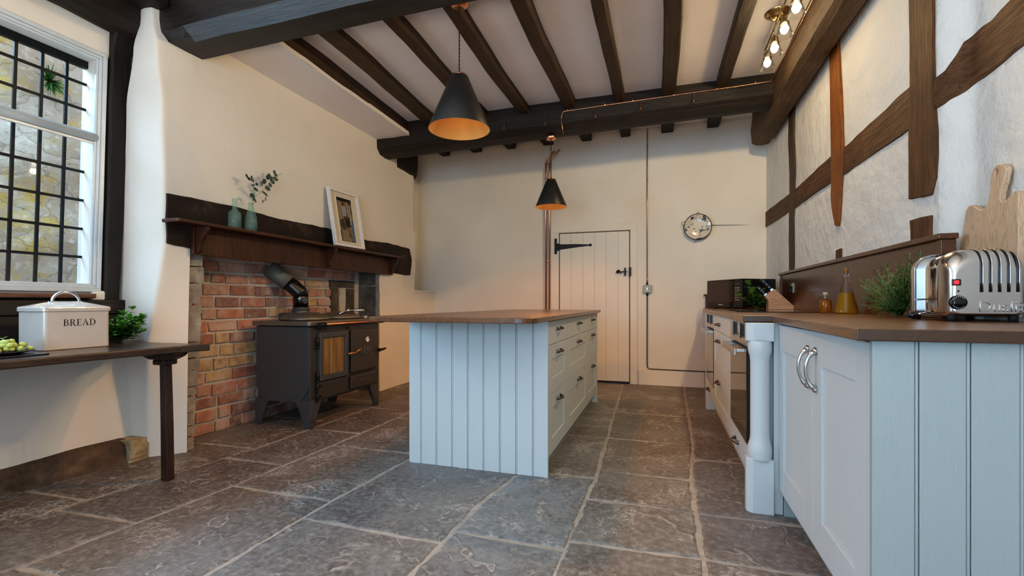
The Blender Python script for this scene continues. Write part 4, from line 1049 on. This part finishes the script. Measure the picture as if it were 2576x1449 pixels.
m=MB(); m.tube([(SX+.03,3.36,.540),(SX+.055,3.36,.540)],.006,8); m.ball((SX+.057,3.36,.54),.010,8); m.tube([(SX+.05,3.36,.542),(SX+.05,3.43,.536),(SX+.055,3.455,.545),(SX+.058,3.49,.560),(SX+.058,3.515,.568)],[.007,.007,.006,.009,.006],8); m.build('latch',M['copper_dull'],fd)
L('gauge_rim',M['chrome'],od,[(.0001,.018),(.026,.020),(.028,.028),(.0245,.031),(.0245,.027),(.0001,.0265)],(SX,3.655,.640),24,'x')
gf=L('gauge_face',M['white'],od,[(.0001,.0275),(.024,.0275)],(SX,3.655,.640),24,'x'); T('needle',M['ink'],od,[(SX+.029,3.655,.640),(SX+.029,3.668,.652)],.0018,6)
# cast script lettering
m=MB()
def sc(pts,y0): m.tube([(SX+.0265,y0+a*.042,.500+b*.078) for a,b in pts],.0042,6)
ee=[(.05,.45),(.5,.55),(.75,.8),(.55,1.0),(.2,.85),(.05,.45),(.15,.1),(.45,0),(.85,.2)]
ss=[(.0,.15),(.5,.6),(.8,1.0),(.55,.95),(.7,.45),(.55,.08),(.2,.0),(.05,.12)]
sc(ee,3.545); sc(ss,3.588); sc(ss,3.630); sc(ee,3.672)
m.build('lettering',M['stove'],od)
text('THE IRONHEART',.017,M['steel'],ld,(SX+.0242,3.545,.281),(PI/2,0,PI/2),.0004)
m=MB(); m.tube([(SX+.045,3.03,.800),(SX+.045,3.98,.800)],.011,12); m.build('towel_rail',M['copper_dull'],st)
for y in (3.035,3.85):
    m=MB(); m.tube([(SX+.045,y-.03,.800),(SX+.045,y+.035,.800)],.019,12); m.box(SX-.01,SX+.045,y-.012,y+.012,.788,.812); m.build('rail_bracket',M['iron'],st)
m=MB(); m.tube([(SX+.0,3.05,.765),(SX+.03,3.05,.765)],.004,8); m.tube([(SX+.028,3.05,.765),(SX+.028,3.05,.785)],.003,8); m.ball((SX+.034,3.09,.763),.010,8); m.tube([(SX+.028,3.05,.765),(SX+.034,3.09,.763)],.004,8); m.build('air_control',M['black'],st)
m=MB(); m.ball((SX+.012,3.40,.757),.011,8); m.build('bolt',M['iron'],st)
m=MB(); m.tube([(SX+.01,3.83,.53),(SX+.05,3.86,.53)],.010,8); m.tube([(SX+.05,3.80,.525),(SX+.055,3.90,.535)],[.014,.010],8); m.build('oven_latch',M['iron'],st)
def lid(y,name):
    l=L(name,M['stove_top'],st,[(.0001,.828),(.190,.828),(.196,.833),(.196,.842),(.178,.858),(.140,.874),(.08,.886),(.0001,.890)],(-2.84,y,0),40); return l
l1=lid(3.22,'hotplate_lid'); l2=lid(3.63,'hotplate_lid')
m=MB(); m.tube([(-2.73,3.50,.872),(-2.71,3.55,.895),(-2.70,3.60,.900)],.006,8); m.ball((-2.70,3.59,.903),.015,10)
m.tube([(-2.70,3.60,.900),(-2.69,3.66,.902),(-2.69,3.80,.900),(-2.70,3.82,.865)],.005,8); m.build('lid_arm',M['chrome'],l2)
m=MB(); m.tube([(-2.69+.012*math.cos(t*.55),3.655+t*.00092,.902+.012*math.sin(t*.55)) for t in range(150)],.0032,6); m.build('spring_handle',M['chrome'],l2)
m=MB(); m.box(-2.64,-2.60,3.70,3.74,.826,.852); m.build('lid_hinge',M['steel'],st,.003)
m=MB(); m.box(-3.085,-2.93,3.17,3.50,.826,.885); m.build('flue_box',M['stove'],st,.008)
fu=MB(); fy=3.335; fx=-3.0
fu.lathe([(.075,.885),(.075,.905),(.066,.907),(.066,.93),(.064,.932)],(fx,fy,0),28); fu.build('flue_collar',M['stove'],st)
m=MB(); m.tube([(fx,fy,.925),(fx,fy,1.005),(fx,fy,1.045)],.062,28); m.build('flue_pipe',metal('black_chrome',(.10,.10,.105),.12),st)
m=MB(); m.tube([(fx,fy,1.03),(fx-.004,fy-.004,1.06),(fx-.05,fy-.04,1.115),(fx-.085,fy-.065,1.15)],.064,28); m.build('flue_elbow',M['black'],st)
m=MB(); m.tube([(fx-.075,fy-.058,1.14),(fx-.135,fy-.10,1.20),(fx-.20,fy-.145,1.265)],[.070,.070,.072],28); m.build('flue_offset',plain('dull_flue_pipe',(.17,.175,.15),.6,.3),st)
m=MB(); m.tube([(fx+.0615,fy-.02,.985),(fx+.066,fy-.021,.985)],.024,20); m.build('flue_hatch',M['chrome'],st)

# ------------------------------------------------------------------ mantel shelf
ms=thing('mantel_shelf','long reddish brown mantel shelf with deep apron and scrolled brackets over the range','mantel shelf',(-2.85,3.4,1.28))
m=MB(); m.prism([(2.275,1.287),(4.645,1.280),(4.645,1.462),(2.275,1.468)],'x',-2.924,-2.898); m.build('apron',M['mantel'],ms,.003)
m=MB(); m.prism([(-2.922,2.085),(-2.79,2.085),(-2.782,2.095),(-2.782,4.63),(-2.79,4.64),(-2.922,4.64)],'z',1.466,1.488); m.build('shelf',M['mantel_y'],ms,.005,3)
def bracket(y):
    P=[(-2.898,1.468),(-2.80,1.466),(-2.80,1.452),(-2.806,1.435),(-2.820,1.412),(-2.842,1.388),(-2.858,1.362),(-2.864,1.335),(-2.868,1.312),(-2.882,1.298),(-2.898,1.292)]
    m=MB(); m.prism(P,'y',y-.013,y+.013); m.build('bracket',M['mantel'],ms,.002)
for y in (2.30,3.56,4.605): bracket(y)
# bottles on the mantel
g1=thing('glass_bottle','pale green glass bottle with straight shoulders, nothing in it, on the mantel','bottle',(-2.855,2.543,1.489))
L('glass_body',M['green_glass'],g1,[(.0001,0),(.038,0),(.0415,.004),(.0415,.10),(.037,.118),(.020,.131),(.0155,.145),(.0145,.190),(.018,.192),(.018,.212),(.0125,.212)],(-2.855,2.543,1.489),32)
g2=thing('glass_bottle.001','pale green teardrop glass bottle holding a eucalyptus sprig on the mantel','bottle',(-2.855,2.68,1.489))
L('glass_body',M['green_glass'],g2,[(.0001,0),(.030,0),(.037,.006),(.0425,.035),(.0425,.075),(.036,.115),(.023,.155),(.0165,.178),(.015,.195),(.018,.197),(.020,.203),(.018,.212),(.0115,.212)],(-2.855,2.68,1.489),32)
eu=thing('eucalyptus_sprig','grey green eucalyptus sprig standing in the teardrop bottle','sprig',(-2.855,2.68,1.6))
E1=[(2.683,1.56),(2.684,1.715),(2.715,1.763),(2.749,1.803),(2.775,1.842),(2.804,1.872),(2.849,1.917),(2.892,1.966)]
E2=[(2.715,1.763),(2.698,1.80),(2.686,1.835),(2.672,1.865),(2.655,1.88)]
E3=[(2.749,1.80),(2.785,1.795),(2.80,1.77),(2.79,1.735)]
m=MB()
for e in (E1,E2,E3): m.tube([(-2.855+.01*i,y,z) for i,(y,z) in enumerate(e)],.0016,6)
m.build('stem',M['stem'],eu)
m=MB(); r=random.Random(4)
def disc(c,dy,dz,a,b):
    m.ct=r.random(); d=Vector((r.uniform(-.25,.35),dy,dz)).normalized(); s=Vector((1,0,0)).cross(d); s=(s+Vector((r.uniform(-.4,.4),0,0))).normalized(); c=Vector(c)
    pts=[c+d*(a*(1-math.cos(t*PI/6))*.5*2)+s*(b*math.sin(t*PI/6)) for t in range(12)]
    m.add(pts,[tuple(range(12))])
LV=[(2.705,1.745,-1,.35,.022,.013),(2.70,1.745,.3,-1,.020,.007),(2.69,1.725,-.9,-.2,.013,.007),(2.74,1.80,-1,.35,.022,.011),(2.75,1.80,1,-.6,.024,.009),(2.775,1.842,-.8,1,.02,.008),(2.775,1.842,1,-.45,.024,.014),
    (2.80,1.875,-.9,.2,.018,.016),(2.805,1.872,.8,-.5,.018,.014),(2.825,1.89,.2,.9,.019,.014),(2.84,1.905,1,-.4,.02,.015),(2.84,1.91,-.9,.7,.02,.013),(2.86,1.93,-.7,.7,.017,.012),(2.865,1.93,1,-.3,.02,.014),(2.88,1.95,.6,.3,.014,.011),(2.888,1.96,-.1,1,.016,.012),
    (2.69,1.83,.7,.5,.016,.008),(2.688,1.83,-1,-.3,.014,.006),(2.67,1.865,-1,.5,.012,.011),(2.665,1.87,-.4,-1,.013,.011),(2.655,1.88,-1,.3,.018,.012),(2.668,1.868,.2,1,.013,.011),(2.79,1.795,1,-.5,.018,.007),(2.80,1.77,-.1,-1,.018,.006),(2.79,1.745,-.5,-1,.014,.005)]
for y,z,dy,dz,a,b in LV: disc((-2.84+r.uniform(-.015,.02),y,z),dy,dz,a*1.05,b*1.25)
m.build('foliage',M['euc'],eu)
# framed picture leaning on the wall (built flat, then tilted)
pf=thing('picture_frame','white framed dark interior print leaning on the wall at the far end of the mantel','picture',(0,0,0))
w,h=.405,.545; m=MB(); t=.022
for q in ((0,w,0,t),(0,w,h-t,h),(0,t,t,h-t),(w-t,w,t,h-t)): m.box(-.016,.018,*q)
m.build('frame',M['whitep'],pf,.0015); B('mount',M['mat'],pf,-.012,-.004,t,w-t,t,h-t)
m=MB()
for q in ((.095,.31,.048,.054),(.095,.31,.478,.484),(.095,.101,.054,.478),(.304,.31,.054,.478)): m.box(-.005,.001,*q)
m.build('inner_frame',M['whitep'],pf)
pr_=B('print',M['print'],pf,-.005,-.002,.101,.304,.054,.478,bevel=0)
for (c,q) in (((.30,.20,.09),(.112,.165,.27,.44)),((.26,.34,.42),(.165,.215,.30,.40)),((.02,.014,.01),(.19,.25,.20,.30)),((.42,.30,.22),(.235,.25,.17,.46)),((.55,.5,.47),(.262,.272,.23,.42)),((.10,.16,.25),(.268,.302,.06,.27)),((.24,.18,.10),(.13,.22,.06,.17)),((.015,.01,.008),(.104,.302,.445,.476)),((.5,.44,.36),(.20,.24,.285,.295))):
    B('patch',plain('print_ink',c,.4),pr_,-.0022,-.0012,*q,bevel=0)
pf.location=(-2.812,3.548,1.4895); pf.rotation_euler=(0,math.radians(-9.5),math.radians(-3)); ORI[pf]=(0,0,0)

# ------------------------------------------------------------------ table and things on it
tb=thing('wall_table','dark oak board table under the window on one square leg','table',(-2.6,1,0))
m=MB(); m.prism([(-3.195,-1.2),(-2.50,-1.2),(-2.497,.4),(-2.492,1.3),(-2.48,1.62),(-2.445,1.85),(-2.405,1.945),(-2.393,1.972),(-2.415,1.99),(-2.90,1.965),(-3.0,2.04),(-3.195,2.04)],'z',.706,.742); m.build('top',M['table'],tb,.006,3)
m=MB(); m.prism([(-2.86,.706),(-2.74,.690),(-2.66,.664),(-2.53,.662),(-2.50,.672),(-2.475,.682),(-2.455,.694),(-2.452,.706)],'y',1.825,1.895); m.build('bearer',M['leg'],tb,.006)
m=MB(); m.box(-2.628,-2.545,1.825,1.905,.635,.664); m.build('leg_cap',M['leg'],tb,.007)
m=MB(); m.loft([[(cx-w,cy-w,z),(cx+w,cy-w,z),(cx+w,cy+w,z),(cx-w,cy+w,z)] for cx,cy,w,z in ((-2.580,1.875,.0225,0),(-2.582,1.873,.022,.3),(-2.588,1.870,.0205,.637))]); m.build('leg',M['leg'],tb,.004)
m=MB(); m.box(-2.645,-2.585,-.9,-.84,0,.706); m.build('leg',M['leg'],tb,.004)
# bread bin
bb=thing('bread_bin','pale enamel bread bin with a hipped lid and black lettering on the window table','bread bin',(-2.9,1.59,.743))
m=MB(); m.prism(rounded(-3.0,-2.80,1.446,1.730,.018,(1,1,1,1)),'z',.743,.937); m.build('body',M['cream'],bb,.003)
ldm=MB(); R0=rounded(-3.006,-2.794,1.440,1.737,.022,(1,1,1,1)); cx,cy=-2.90,1.5885
rg=lambda s,t,z:[(cx+(x-cx)*s,cy+(y-cy)*t,z) for x,y in R0]
ldm.loft([rg(1,1,.930),rg(1,1,.950),rg(.965,.975,.953),rg(.45,.45,.974),rg(.15,.30,.980)])
lid_=ldm.build('lid',M['cream'],bb,.003)
m=MB(); m.tube([(-2.90,1.5885+.058*math.cos(t),.976+.052*math.sin(t)) for t in [PI*k/14 for k in range(15)]],.0065,10,True)
for e in (-1,1): m.tube([(-2.90,1.5885+e*.052,.974),(-2.90,1.5885+e*.072,.972)],.0055,8); m.ball((-2.90,1.5885+e*.070,.975),.005,8)
m.build('handle',M['chrome'],lid_)
# serif lettering BREAD
def bread():
    m=MB(); y0,z0=1.523,.858; Hh=.033
    def Q(pts,ox): m.add([(-2.7992,y0+(ox+a)*Hh,z0+b*Hh) for a,b in pts],[tuple(range(len(pts)))])
    def bx(ox,a,b,c,d): Q([(a,c),(b,c),(b,d),(a,d)],ox)
    def ring(ox,cx,cy,ro,so,ri,si,a0,a1,n=14):
        for k in range(n):
            t0=a0+(a1-a0)*k/n; t1=a0+(a1-a0)*(k+1)/n
            Q([(cx+ri*math.cos(t0),cy+si*math.sin(t0)),(cx+ro*math.cos(t0),cy+so*math.sin(t0)),(cx+ro*math.cos(t1),cy+so*math.sin(t1)),(cx+ri*math.cos(t1),cy+si*math.sin(t1))],ox)
    h=PI/2
    def stem(ox): bx(ox,.10,.24,0,1); bx(ox,0,.30,0,.045); bx(ox,0,.30,.955,1)
    x=0
    stem(x); bx(x,.24,.36,.955,1); bx(x,.24,.38,.50,.545); bx(x,.24,.38,0,.045); ring(x,.36,.7525,.26,.2475,.13,.205,-h,h); ring(x,.38,.2725,.30,.2725,.16,.23,-h,h); x+=.80
    stem(x); bx(x,.24,.36,.955,1); bx(x,.24,.36,.47,.515); ring(x,.36,.735,.27,.265,.14,.22,-h,h); Q([(.34,.48),(.46,.50),(.74,.03),(.78,0),(.60,0)],x); bx(x,.60,.84,0,.04); x+=.88
    stem(x); bx(x,.24,.60,.955,1); bx(x,.24,.62,0,.045); bx(x,.24,.46,.49,.53); Q([(.56,.955),(.60,.955),(.60,.78),(.57,.80)],x); Q([(.58,.045),(.62,.045),(.64,.24),(.61,.24)],x); Q([(.43,.53),(.46,.53),(.46,.64),(.44,.64)],x); Q([(.43,.49),(.46,.49),(.46,.38),(.44,.38)],x); x+=.74
    Q([(.10,.03),(.16,.03),(.42,1.0),(.38,1.0)],x); Q([(.38,1.0),(.44,1.0),(.80,.03),(.62,.03)],x); bx(x,.20,.60,.33,.375); bx(x,.0,.28,0,.04); bx(x,.54,.90,0,.04); x+=.95
    stem(x); bx(x,.24,.36,.955,1); bx(x,.24,.36,0,.045); ring(x,.34,.5,.46,.5,.30,.455,-h,h,18)
    m.build('lettering',M['ink'],bb)
bread()
m=MB(); m.prism(rounded(-2.90,-2.595,1.02,1.37,.02,(1,1,1,1)),'z',.743,.750)
tag(m.build('serving_slate',M['slate'],None,.002),'blue black slate lying on the table beneath the plate of grapes','slate')
m=MB(); m.lathe([(.0001,.751),(.10,.751),(.142,.761),(.146,.762),(.146,.765),(.140,.765),(.10,.756),(.0001,.755)],(-2.745,1.225,0),40)
tag(m.build('dinner_plate',M['slate'],None),'dark round plate holding the grapes, on the slate','plate')
gr=thing('grape_bunch','bunch of pale green grapes heaped on the dark plate','grapes',(-2.74,1.29,.757))
r=random.Random(8); pts=[]
for lay,(zz,rad,n) in enumerate(((.769,.062,15),(.786,.045,10),(.800,.022,4))):
    for k in range(n):
        a=2*PI*k/n+lay*.5; q=rad*(1 if k%2 else .62)*r.uniform(.9,1.1); pts.append((-2.735+q*math.cos(a)*.85,1.285+q*math.sin(a)*1.05,zz+r.uniform(-.003,.003)))
for p in pts:
    m=MB(); rr=r.uniform(.0105,.0125); m.ball((0,0,0),rr,10,1.25); R=Matrix.Rotation(r.uniform(0,6),3,'Z')@Matrix.Rotation(r.uniform(.8,1.6),3,'X')
    m.v=[tuple(R@Vector(v)+Vector(p)) for v in m.v]; m.build('grape',M['grape'],gr)
m=MB(); m.tube([(-2.74,1.30,.79),(-2.77,1.285,.815),(-2.78,1.262,.825),(-2.782,1.258,.832)],[.002,.0025,.003,.0035],8); m.tube([(-2.77,1.285,.815),(-2.765,1.30,.823)],.0018,6); m.build('stalk',M['stem'],gr)

# ------------------------------------------------------------------ back wall: door and fittings
YB=5.758
m=MB(); zt=1.822
m.box(-1.209,-.371,YB-.008,YB+.02,.028,zt)
dr=m.build('door_1',M['plaster'],origin=(-.79,YB,0)); struct(dr,'cream painted plank door with black iron strap hinge')
m=MB()
for a,b in zip([-1.209,-1.07,-.92,-.78,-.64,-.50],[-1.07,-.92,-.78,-.64,-.50,-.371]): m.box(a+.0009,b-.0009,YB-.016,YB-.006,.028,zt)
m.build('planks',M['plaster'],dr,.0007)
m=MB(); 
for q in ((-1.221,-1.209,.0,zt+.01),(-.371,-.360,.0,zt+.01),(-1.221,-.36,zt,zt+.014)): m.box(q[0],q[1],YB-.0135,YB+.01,q[2],q[3])
m.build('door_gap',plain('gap_shadow_paint',(.16,.13,.10),.9),dr)
B('draught_strip',plain('dark_blue_strip',(.012,.02,.05),.7),dr,-1.209,-.373,YB-.02,YB-.004,.002,.028)
m=MB(); 
m.box(-1.33,-1.221,YB-.012,YB+.01,0,zt+.014); m.box(-.36,-.28,YB-.012,YB+.01,0,zt+.014); m.box(-1.33,-.28,YB-.012,YB+.01,zt+.014,zt+.12); m.build('architrave',M['plaster'],dr,.004)
h=MB(); h.prism([(-1.218,1.625),(-1.218,1.695),(-1.0,1.690),(-.845,1.680),(-.845,1.664),(-1.0,1.650)],'y',YB-.022,YB-.015); h.lathe([(.0001,-.0225),(.018,-.0225),(.018,-.014)],(-.83,YB,1.672),14,'y'); h.box(-1.277,-1.247,YB-.020,YB-.011,1.575,1.768)
h.tube([(-1.232,YB-.022,1.615),(-1.232,YB-.022,1.705)],.012,8); h.box(-1.25,-1.225,YB-.021,YB-.012,1.625,1.695); h.build('strap_hinge',M['iron'],dr,.001)
m=MB(); m.box(-.508,-.395,YB-.042,YB-.034,1.332,1.344); m.box(-.425,-.408,YB-.045,YB-.014,1.29,1.385); m.box(-.372,-.348,YB-.04,YB-.010,1.285,1.39); m.ball((-.503,YB-.042,1.338),.019,8); m.ball((-.49,YB-.042,1.352),.012,8); m.tube([(-.47,YB-.02,1.335),(-.468,YB-.045,1.31)],.004,8); m.build('thumb_latch',M['iron'],dr,.002)
# copper pipes
def pipe(name,label,x,top):
    o=thing(name,label,'pipe',(x,5.73,0)); T('tube',M['copper'],o,[(x,5.728,0),(x,5.728,2.69),(x+.006,5.728,2.735),(x+.03,5.728,2.77),(x+.085,5.728,2.825),(x+.105+top,5.728,2.86+top*.6)],.0105,12)
    return o
pipe('copper_pipe','left one of the two upright copper pipes beside the door',-1.385,.0)
pipe('copper_pipe.001','right one of the two upright copper pipes, closest to the door hinge',-1.338,.02)
for i,z in enumerate((1.495,2.705)):
    m=MB(); m.box(-1.405,-1.318,5.738,5.745,z-.007,z+.007)
    for x in (-1.385,-1.338): m.tube([(x,5.728,z-.008),(x,5.728,z+.008)],.0135,12)
    tag(m.build('pipe_clip' if not i else 'pipe_clip.001',M['copper_dull']),['double copper pipe clip at latch height','double copper pipe clip near the ceiling where the pipes bend'][i],'pipe clip')
# switch and its conduit
X0=-.165
cw=thing('copper_conduit','thin copper conduit dropping from the ceiling to the light switch','conduit',(X0,5.745,1.2))
T('tube',M['copper_dull'],cw,[(X0,5.748,3.02),(X0,5.748,1.20)],.0052,8)
for z in (2.82,2.42,2.01,1.62,1.25): B('clip',M['copper_dull'],cw,X0-.004,X0+.014,5.744,5.756,z-.006,z+.006)
T('gland',M['black'],cw,[(X0,5.746,1.16),(X0,5.746,1.21)],.011,10)
cw=thing('dark_conduit','dark conduit running from the switch down and along the skirting','conduit',(X0,5.745,.19))
T('tube',M['conduit'],cw,[(X0,5.748,1.09),(X0,5.748,.24),(X0+.005,5.748,.205),(X0+.03,5.748,.190),(.47,5.742,.186),(.60,5.742,.186)],.0058,8)
T('gland',M['black'],cw,[(X0,5.746,1.05),(X0,5.746,1.10)],.011,10)
sw=thing('light_switch','grey metal light switch box with brass toggle on the back wall','light switch',(X0,5.74,1.13))
B('box',M['switch'],sw,-.209,-.117,5.722,5.762,1.085,1.177,bevel=.004); B('toggle_plate',M['brass'],sw,-.171,-.158,5.717,5.723,1.115,1.148)
for x in (-.195,-.131): L('screw',M['brass'],sw,[(.0001,-.001),(.004,-.001),(.004,.003)],(x,5.722,1.131),8,'y')
# decorated plate on wall
wp=thing('wall_plate_dish','round cream enamel dish with blue flowers hanging on the back wall','wall plate',(.388,5.73,1.69))
pc=(.388,5.755,1.831)
L('dish',M['enamel'],wp,[(.0001,-.022),(.085,-.022),(.105,-.026),(.143,-.045),(.147,-.047),(.147,-.038),(.14,-.030),(.10,-.008),(.0001,-.005)],pc,48,'y')
m=MB(); m.tube([(pc[0]+.146*math.cos(k*PI/24),pc[1]-.043,pc[2]+.146*math.sin(k*PI/24)) for k in range(49)],.0045,8); m.build('rim',M['iron'],wp)
for a in (2.85,1.55,4.55):
    c=(pc[0]+.155*math.cos(a),pc[1]-.035,pc[2]+.155*math.sin(a)); rr=.024 if a>2.5 and a<3 else .012
    m=MB(); m.tube([(c[0]+rr*math.cos(k*PI/8),c[1],c[2]+rr*math.sin(k*PI/8)) for k in range(17)],.0025,6); m.build('hanger_loop',M['iron'],wp)
# cracks in the plaster by the dish
m=MB(); m.tube([(.53,5.757,1.848),(.65,5.758,1.844),(.80,5.758,1.838),(.92,5.759,1.834)],[.003,.0025,.002,.0005],6); struct(m.build('trim_4',M['conduit']),'hairline crack in the back wall plaster')

# ------------------------------------------------------------------ pendant lamps
def pendant(name,label,x,y,zb,zc,S=1.0):
    o=thing(name,label,'pendant lamp',(x,y,zb),'black cone pendant lamps')
    zt=zb+.272*S
    s=MB(); s.lathe([(.1555*S,zb),(.1560*S,zb+.002),(.045*S,zt-.004),(.038*S,zt),(.010,zt+.002)],(x,y,0),56); s.build('lamp_shade',M['shade'],o)
    s=MB(); s.lathe([(.010,zt-.004),(.040*S,zt-.008),(.1535*S,zb+.002),(.1555*S,zb)],(x,y,0),56); s.build('shade_lining',M['shade_in'],o)
    L('top_cap',M['copper'],o,[(.0385*S,zt-.001),(.040*S,zt+.004),(.030*S,zt+.008),(.012,zt+.010),(.010,zt+.022),(.004,zt+.026)],(x,y,0),28)
    m=MB(); n=int((zc-zt)/.004)
    for ph in (0,PI): m.tube([(x+.0024*math.cos(k*.5+ph),y+.0024*math.sin(k*.5+ph),zt+.02+(zc-zt-.02)*k/n) for k in range(n+1)],.0026,5)
    m.build('cord',M['cord'],o)
    L('ceiling_rose',M['copper'],o,[(.0001,zc-.032),(.006,zc-.034),(.008,zc-.030),(.040*S,zc-.030),(.046*S,zc-.026),(.046*S,zc)],(x,y,0),32,'z')
    L('lamp_holder',M['copper_dull'],o,[(.02,zt-.01),(.02,zt-.06),(.0001,zt-.06)],(x,y,0),16)
    m=MB(); m.ball((x,y,zt-.095),.030,14,1.2); m.build('bulb',M['bulb2'],o)
    return o
pendant('pendant_lamp','large black cone pendant hanging from a joist over the front of the island',-1.178,2.63,2.028,2.815,1.2)
pendant('pendant_lamp.001','smaller looking black cone pendant hanging from the far beam beyond the island',-1.040,4.52,1.912,2.605)
# ceiling spotlight bar
cl=thing('spotlight_bar','brass ceiling bar with four clear glass spotlights beside the wall plate','ceiling light',(.728,3.487,2.885))
L('base_plate',M['brass'],cl,[(.0001,2.846),(.03,2.848),(.048,2.858),(.05,2.868),(.062,2.872),(.075,2.880),(.078,2.887)],(.728,3.487,0),36)
T('bar',M['brass'],cl,[(.727,3.08,2.832),(.724,3.86,2.832)],.0055,10)
for i,(x,y) in enumerate(((.757,3.153),(.744,3.378),(.735,3.610),(.730,3.816))):
    m=MB(); m.tube([(.726,y-.012,2.832),(.727,y-.01,2.82),(x,y,2.795)],.004,8); m.lathe([(.0001,2.800),(.012,2.798),(.024,2.790),(.0245,2.757),(.030,2.755),(.030,2.750),(.012,2.750),(.0001,2.752)],(x,y,0),20)
    hd=m.build('lamp_head',M['brass'],cl)
    L('glass_shade',M['glass'],hd,[(.023,2.757),(.051,2.672),(.0495,2.672),(.0215,2.757)],(x,y,0),28)
    m=MB(); m.ball((x,y,2.716),.024,12,1.25); m.build('bulb',M['bulb'],hd)
# copper wire and hooks on the beams
wv=thing('earth_cable','thin copper cable clipped along the far beam and the wall plate','cable',(0,4.39,2.81))
T('wire',M['copper'],wv,[(-.895,4.41,2.575),(-.90,4.388,2.64),(-.912,4.383,2.71),(-.900,4.384,2.772),(-.88,4.385,2.784),(-.40,4.384,2.794),(.1,4.383,2.803),(.60,4.383,2.810),(.862,4.384,2.818),(.882,4.36,2.83),(.884,4.2,2.835),(.884,3.6,2.838),(.886,2.9,2.842),(.886,2.2,2.845)],.0042,6)
for x in (-.85,-.5,-.25,.1,.45,.75): B('clip',M['copper'],wv,x-.006,x+.006,4.376,4.390,2.779+.018*(x+.9)+.006,2.795+.018*(x+.9)+.006)
for y in (4.0,3.5,3.0): B('clip',M['copper'],wv,.876,.892,y-.006,y+.006,2.83,2.846)
hk=[(-1.473,2.749,2.671),(-1.058,2.747,2.663),(-.581,2.749,2.675),(-.18,2.782,2.699),(.265,2.801,2.707)]
hl=['iron hook hidden furthest left on the far beam, just right of the near pendant','iron hook on the far beam left of the copper cable drop','iron hook on the far beam right of the copper cable drop','iron hook on the far beam under the third joist from the right','iron hook on the far beam closest to the wall plate']
for i,(x,a,b) in enumerate(hk):
    m=MB(); m.tube([(x,4.392,a),(x,4.382,a-.004),(x-.002,4.374,(a+b)/2),(x-.003,4.366,b+.008),(x-.002,4.358,b),(x,4.350,b+.01),(x,4.350,b+.022)],.0042,8)
    tag(m.build('beam_hook' if not i else 'beam_hook.%03d'%i,M['copper_dull']),hl[i],'hook','iron hooks on the far beam')
# ------------------------------------------------------------------ lights, sky and camera
def area(name,loc,rot,sx,sy,e,c):
    l=bpy.data.lights.new(name,'AREA'); l.shape='RECTANGLE'; l.size=sx; l.size_y=sy; l.energy=e; l.color=c
    o=bpy.data.objects.new(name,l); C.objects.link(o); o.location=loc; o.rotation_euler=rot; return o
def point(name,loc,e,c,r=.03):
    l=bpy.data.lights.new(name,'POINT'); l.energy=e; l.color=c; l.shadow_soft_size=r
    o=bpy.data.objects.new(name,l); C.objects.link(o); o.location=loc; return o
COOL=(.42,.71,1.0); WARM=(1,.72,.36); WARM2=(1,.42,.10)
def linear_falloff(o,strength):
    """gentler (linear) fall-off, not physical: evens out brightness near and far from the lamp"""
    l=o.data; l.use_nodes=True; nt=l.node_tree; e=nt.nodes['Emission']; f=nt.nodes.new('ShaderNodeLightFalloff'); f.inputs['Strength'].default_value=strength; f.inputs['Smooth'].default_value=.3
    nt.links.new(f.outputs['Linear'],e.inputs['Strength']); return o
area('daylight_front',(-.5,-2.95,1.25),(PI/2+.16,0,0),3.0,1.3,82,COOL)      # window opening behind the viewer
area('daylight_left',(-4.7,.7,3.6),(0,math.radians(-52),0),1.3,3.2,210,COOL)
linear_falloff(area('daylight_pane',(-3.60,.70,1.76),(0,math.radians(-90),0),1.30,1.05,19,COOL),1.0)   # sky seen through the part of the window nearest the viewer
area('added_ceiling_fill',(-.8,-.8,.9),(PI,0,0),1.6,1.2,98,(1,.85,.68))  # added fill facing up to brighten the ceiling, no fixture there
for i,(x,y) in enumerate(((.757,3.153),(.744,3.378),(.735,3.610),(.730,3.816))): linear_falloff(point('spot_lamp',(x,y,2.635),8,WARM,.03),1.0)
linear_falloff(point('pendant_bulb',(-1.178,2.63,2.13),17,WARM2,.03),1.0); linear_falloff(point('pendant_bulb_far',(-1.040,4.52,1.99),17,(1,.34,.05),.03),1.0)
w=bpy.data.worlds.new('sky'); bpy.context.scene.world=w; w.use_nodes=True
bg=w.node_tree.nodes['Background']; bg.inputs[0].default_value=(.80,.89,1,1); bg.inputs[1].default_value=1.25
cam=bpy.data.cameras.new('camera'); cam.sensor_width=36; cam.lens=1180*36/2576; cam.shift_y=35.5/2576; cam.clip_start=.05
co=bpy.data.objects.new('camera',cam); C.objects.link(co); co.location=(0,0,.976); co.rotation_euler=(PI/2,0,math.atan((1665-1288)/1180))
bpy.context.scene.camera=co
sc_=bpy.context.scene
sc_.view_settings.view_transform='Standard'; sc_.view_settings.exposure=-.12
try: sc_.view_settings.look='Medium High Contrast'
except Exception: pass
sc_.cycles.use_denoising=True; sc_.cycles.max_bounces=10; sc_.cycles.transparent_max_bounces=12; sc_.cycles.caustics_refractive=False; sc_.cycles.caustics_reflective=False
sc_.cycles.sample_clamp_indirect=6
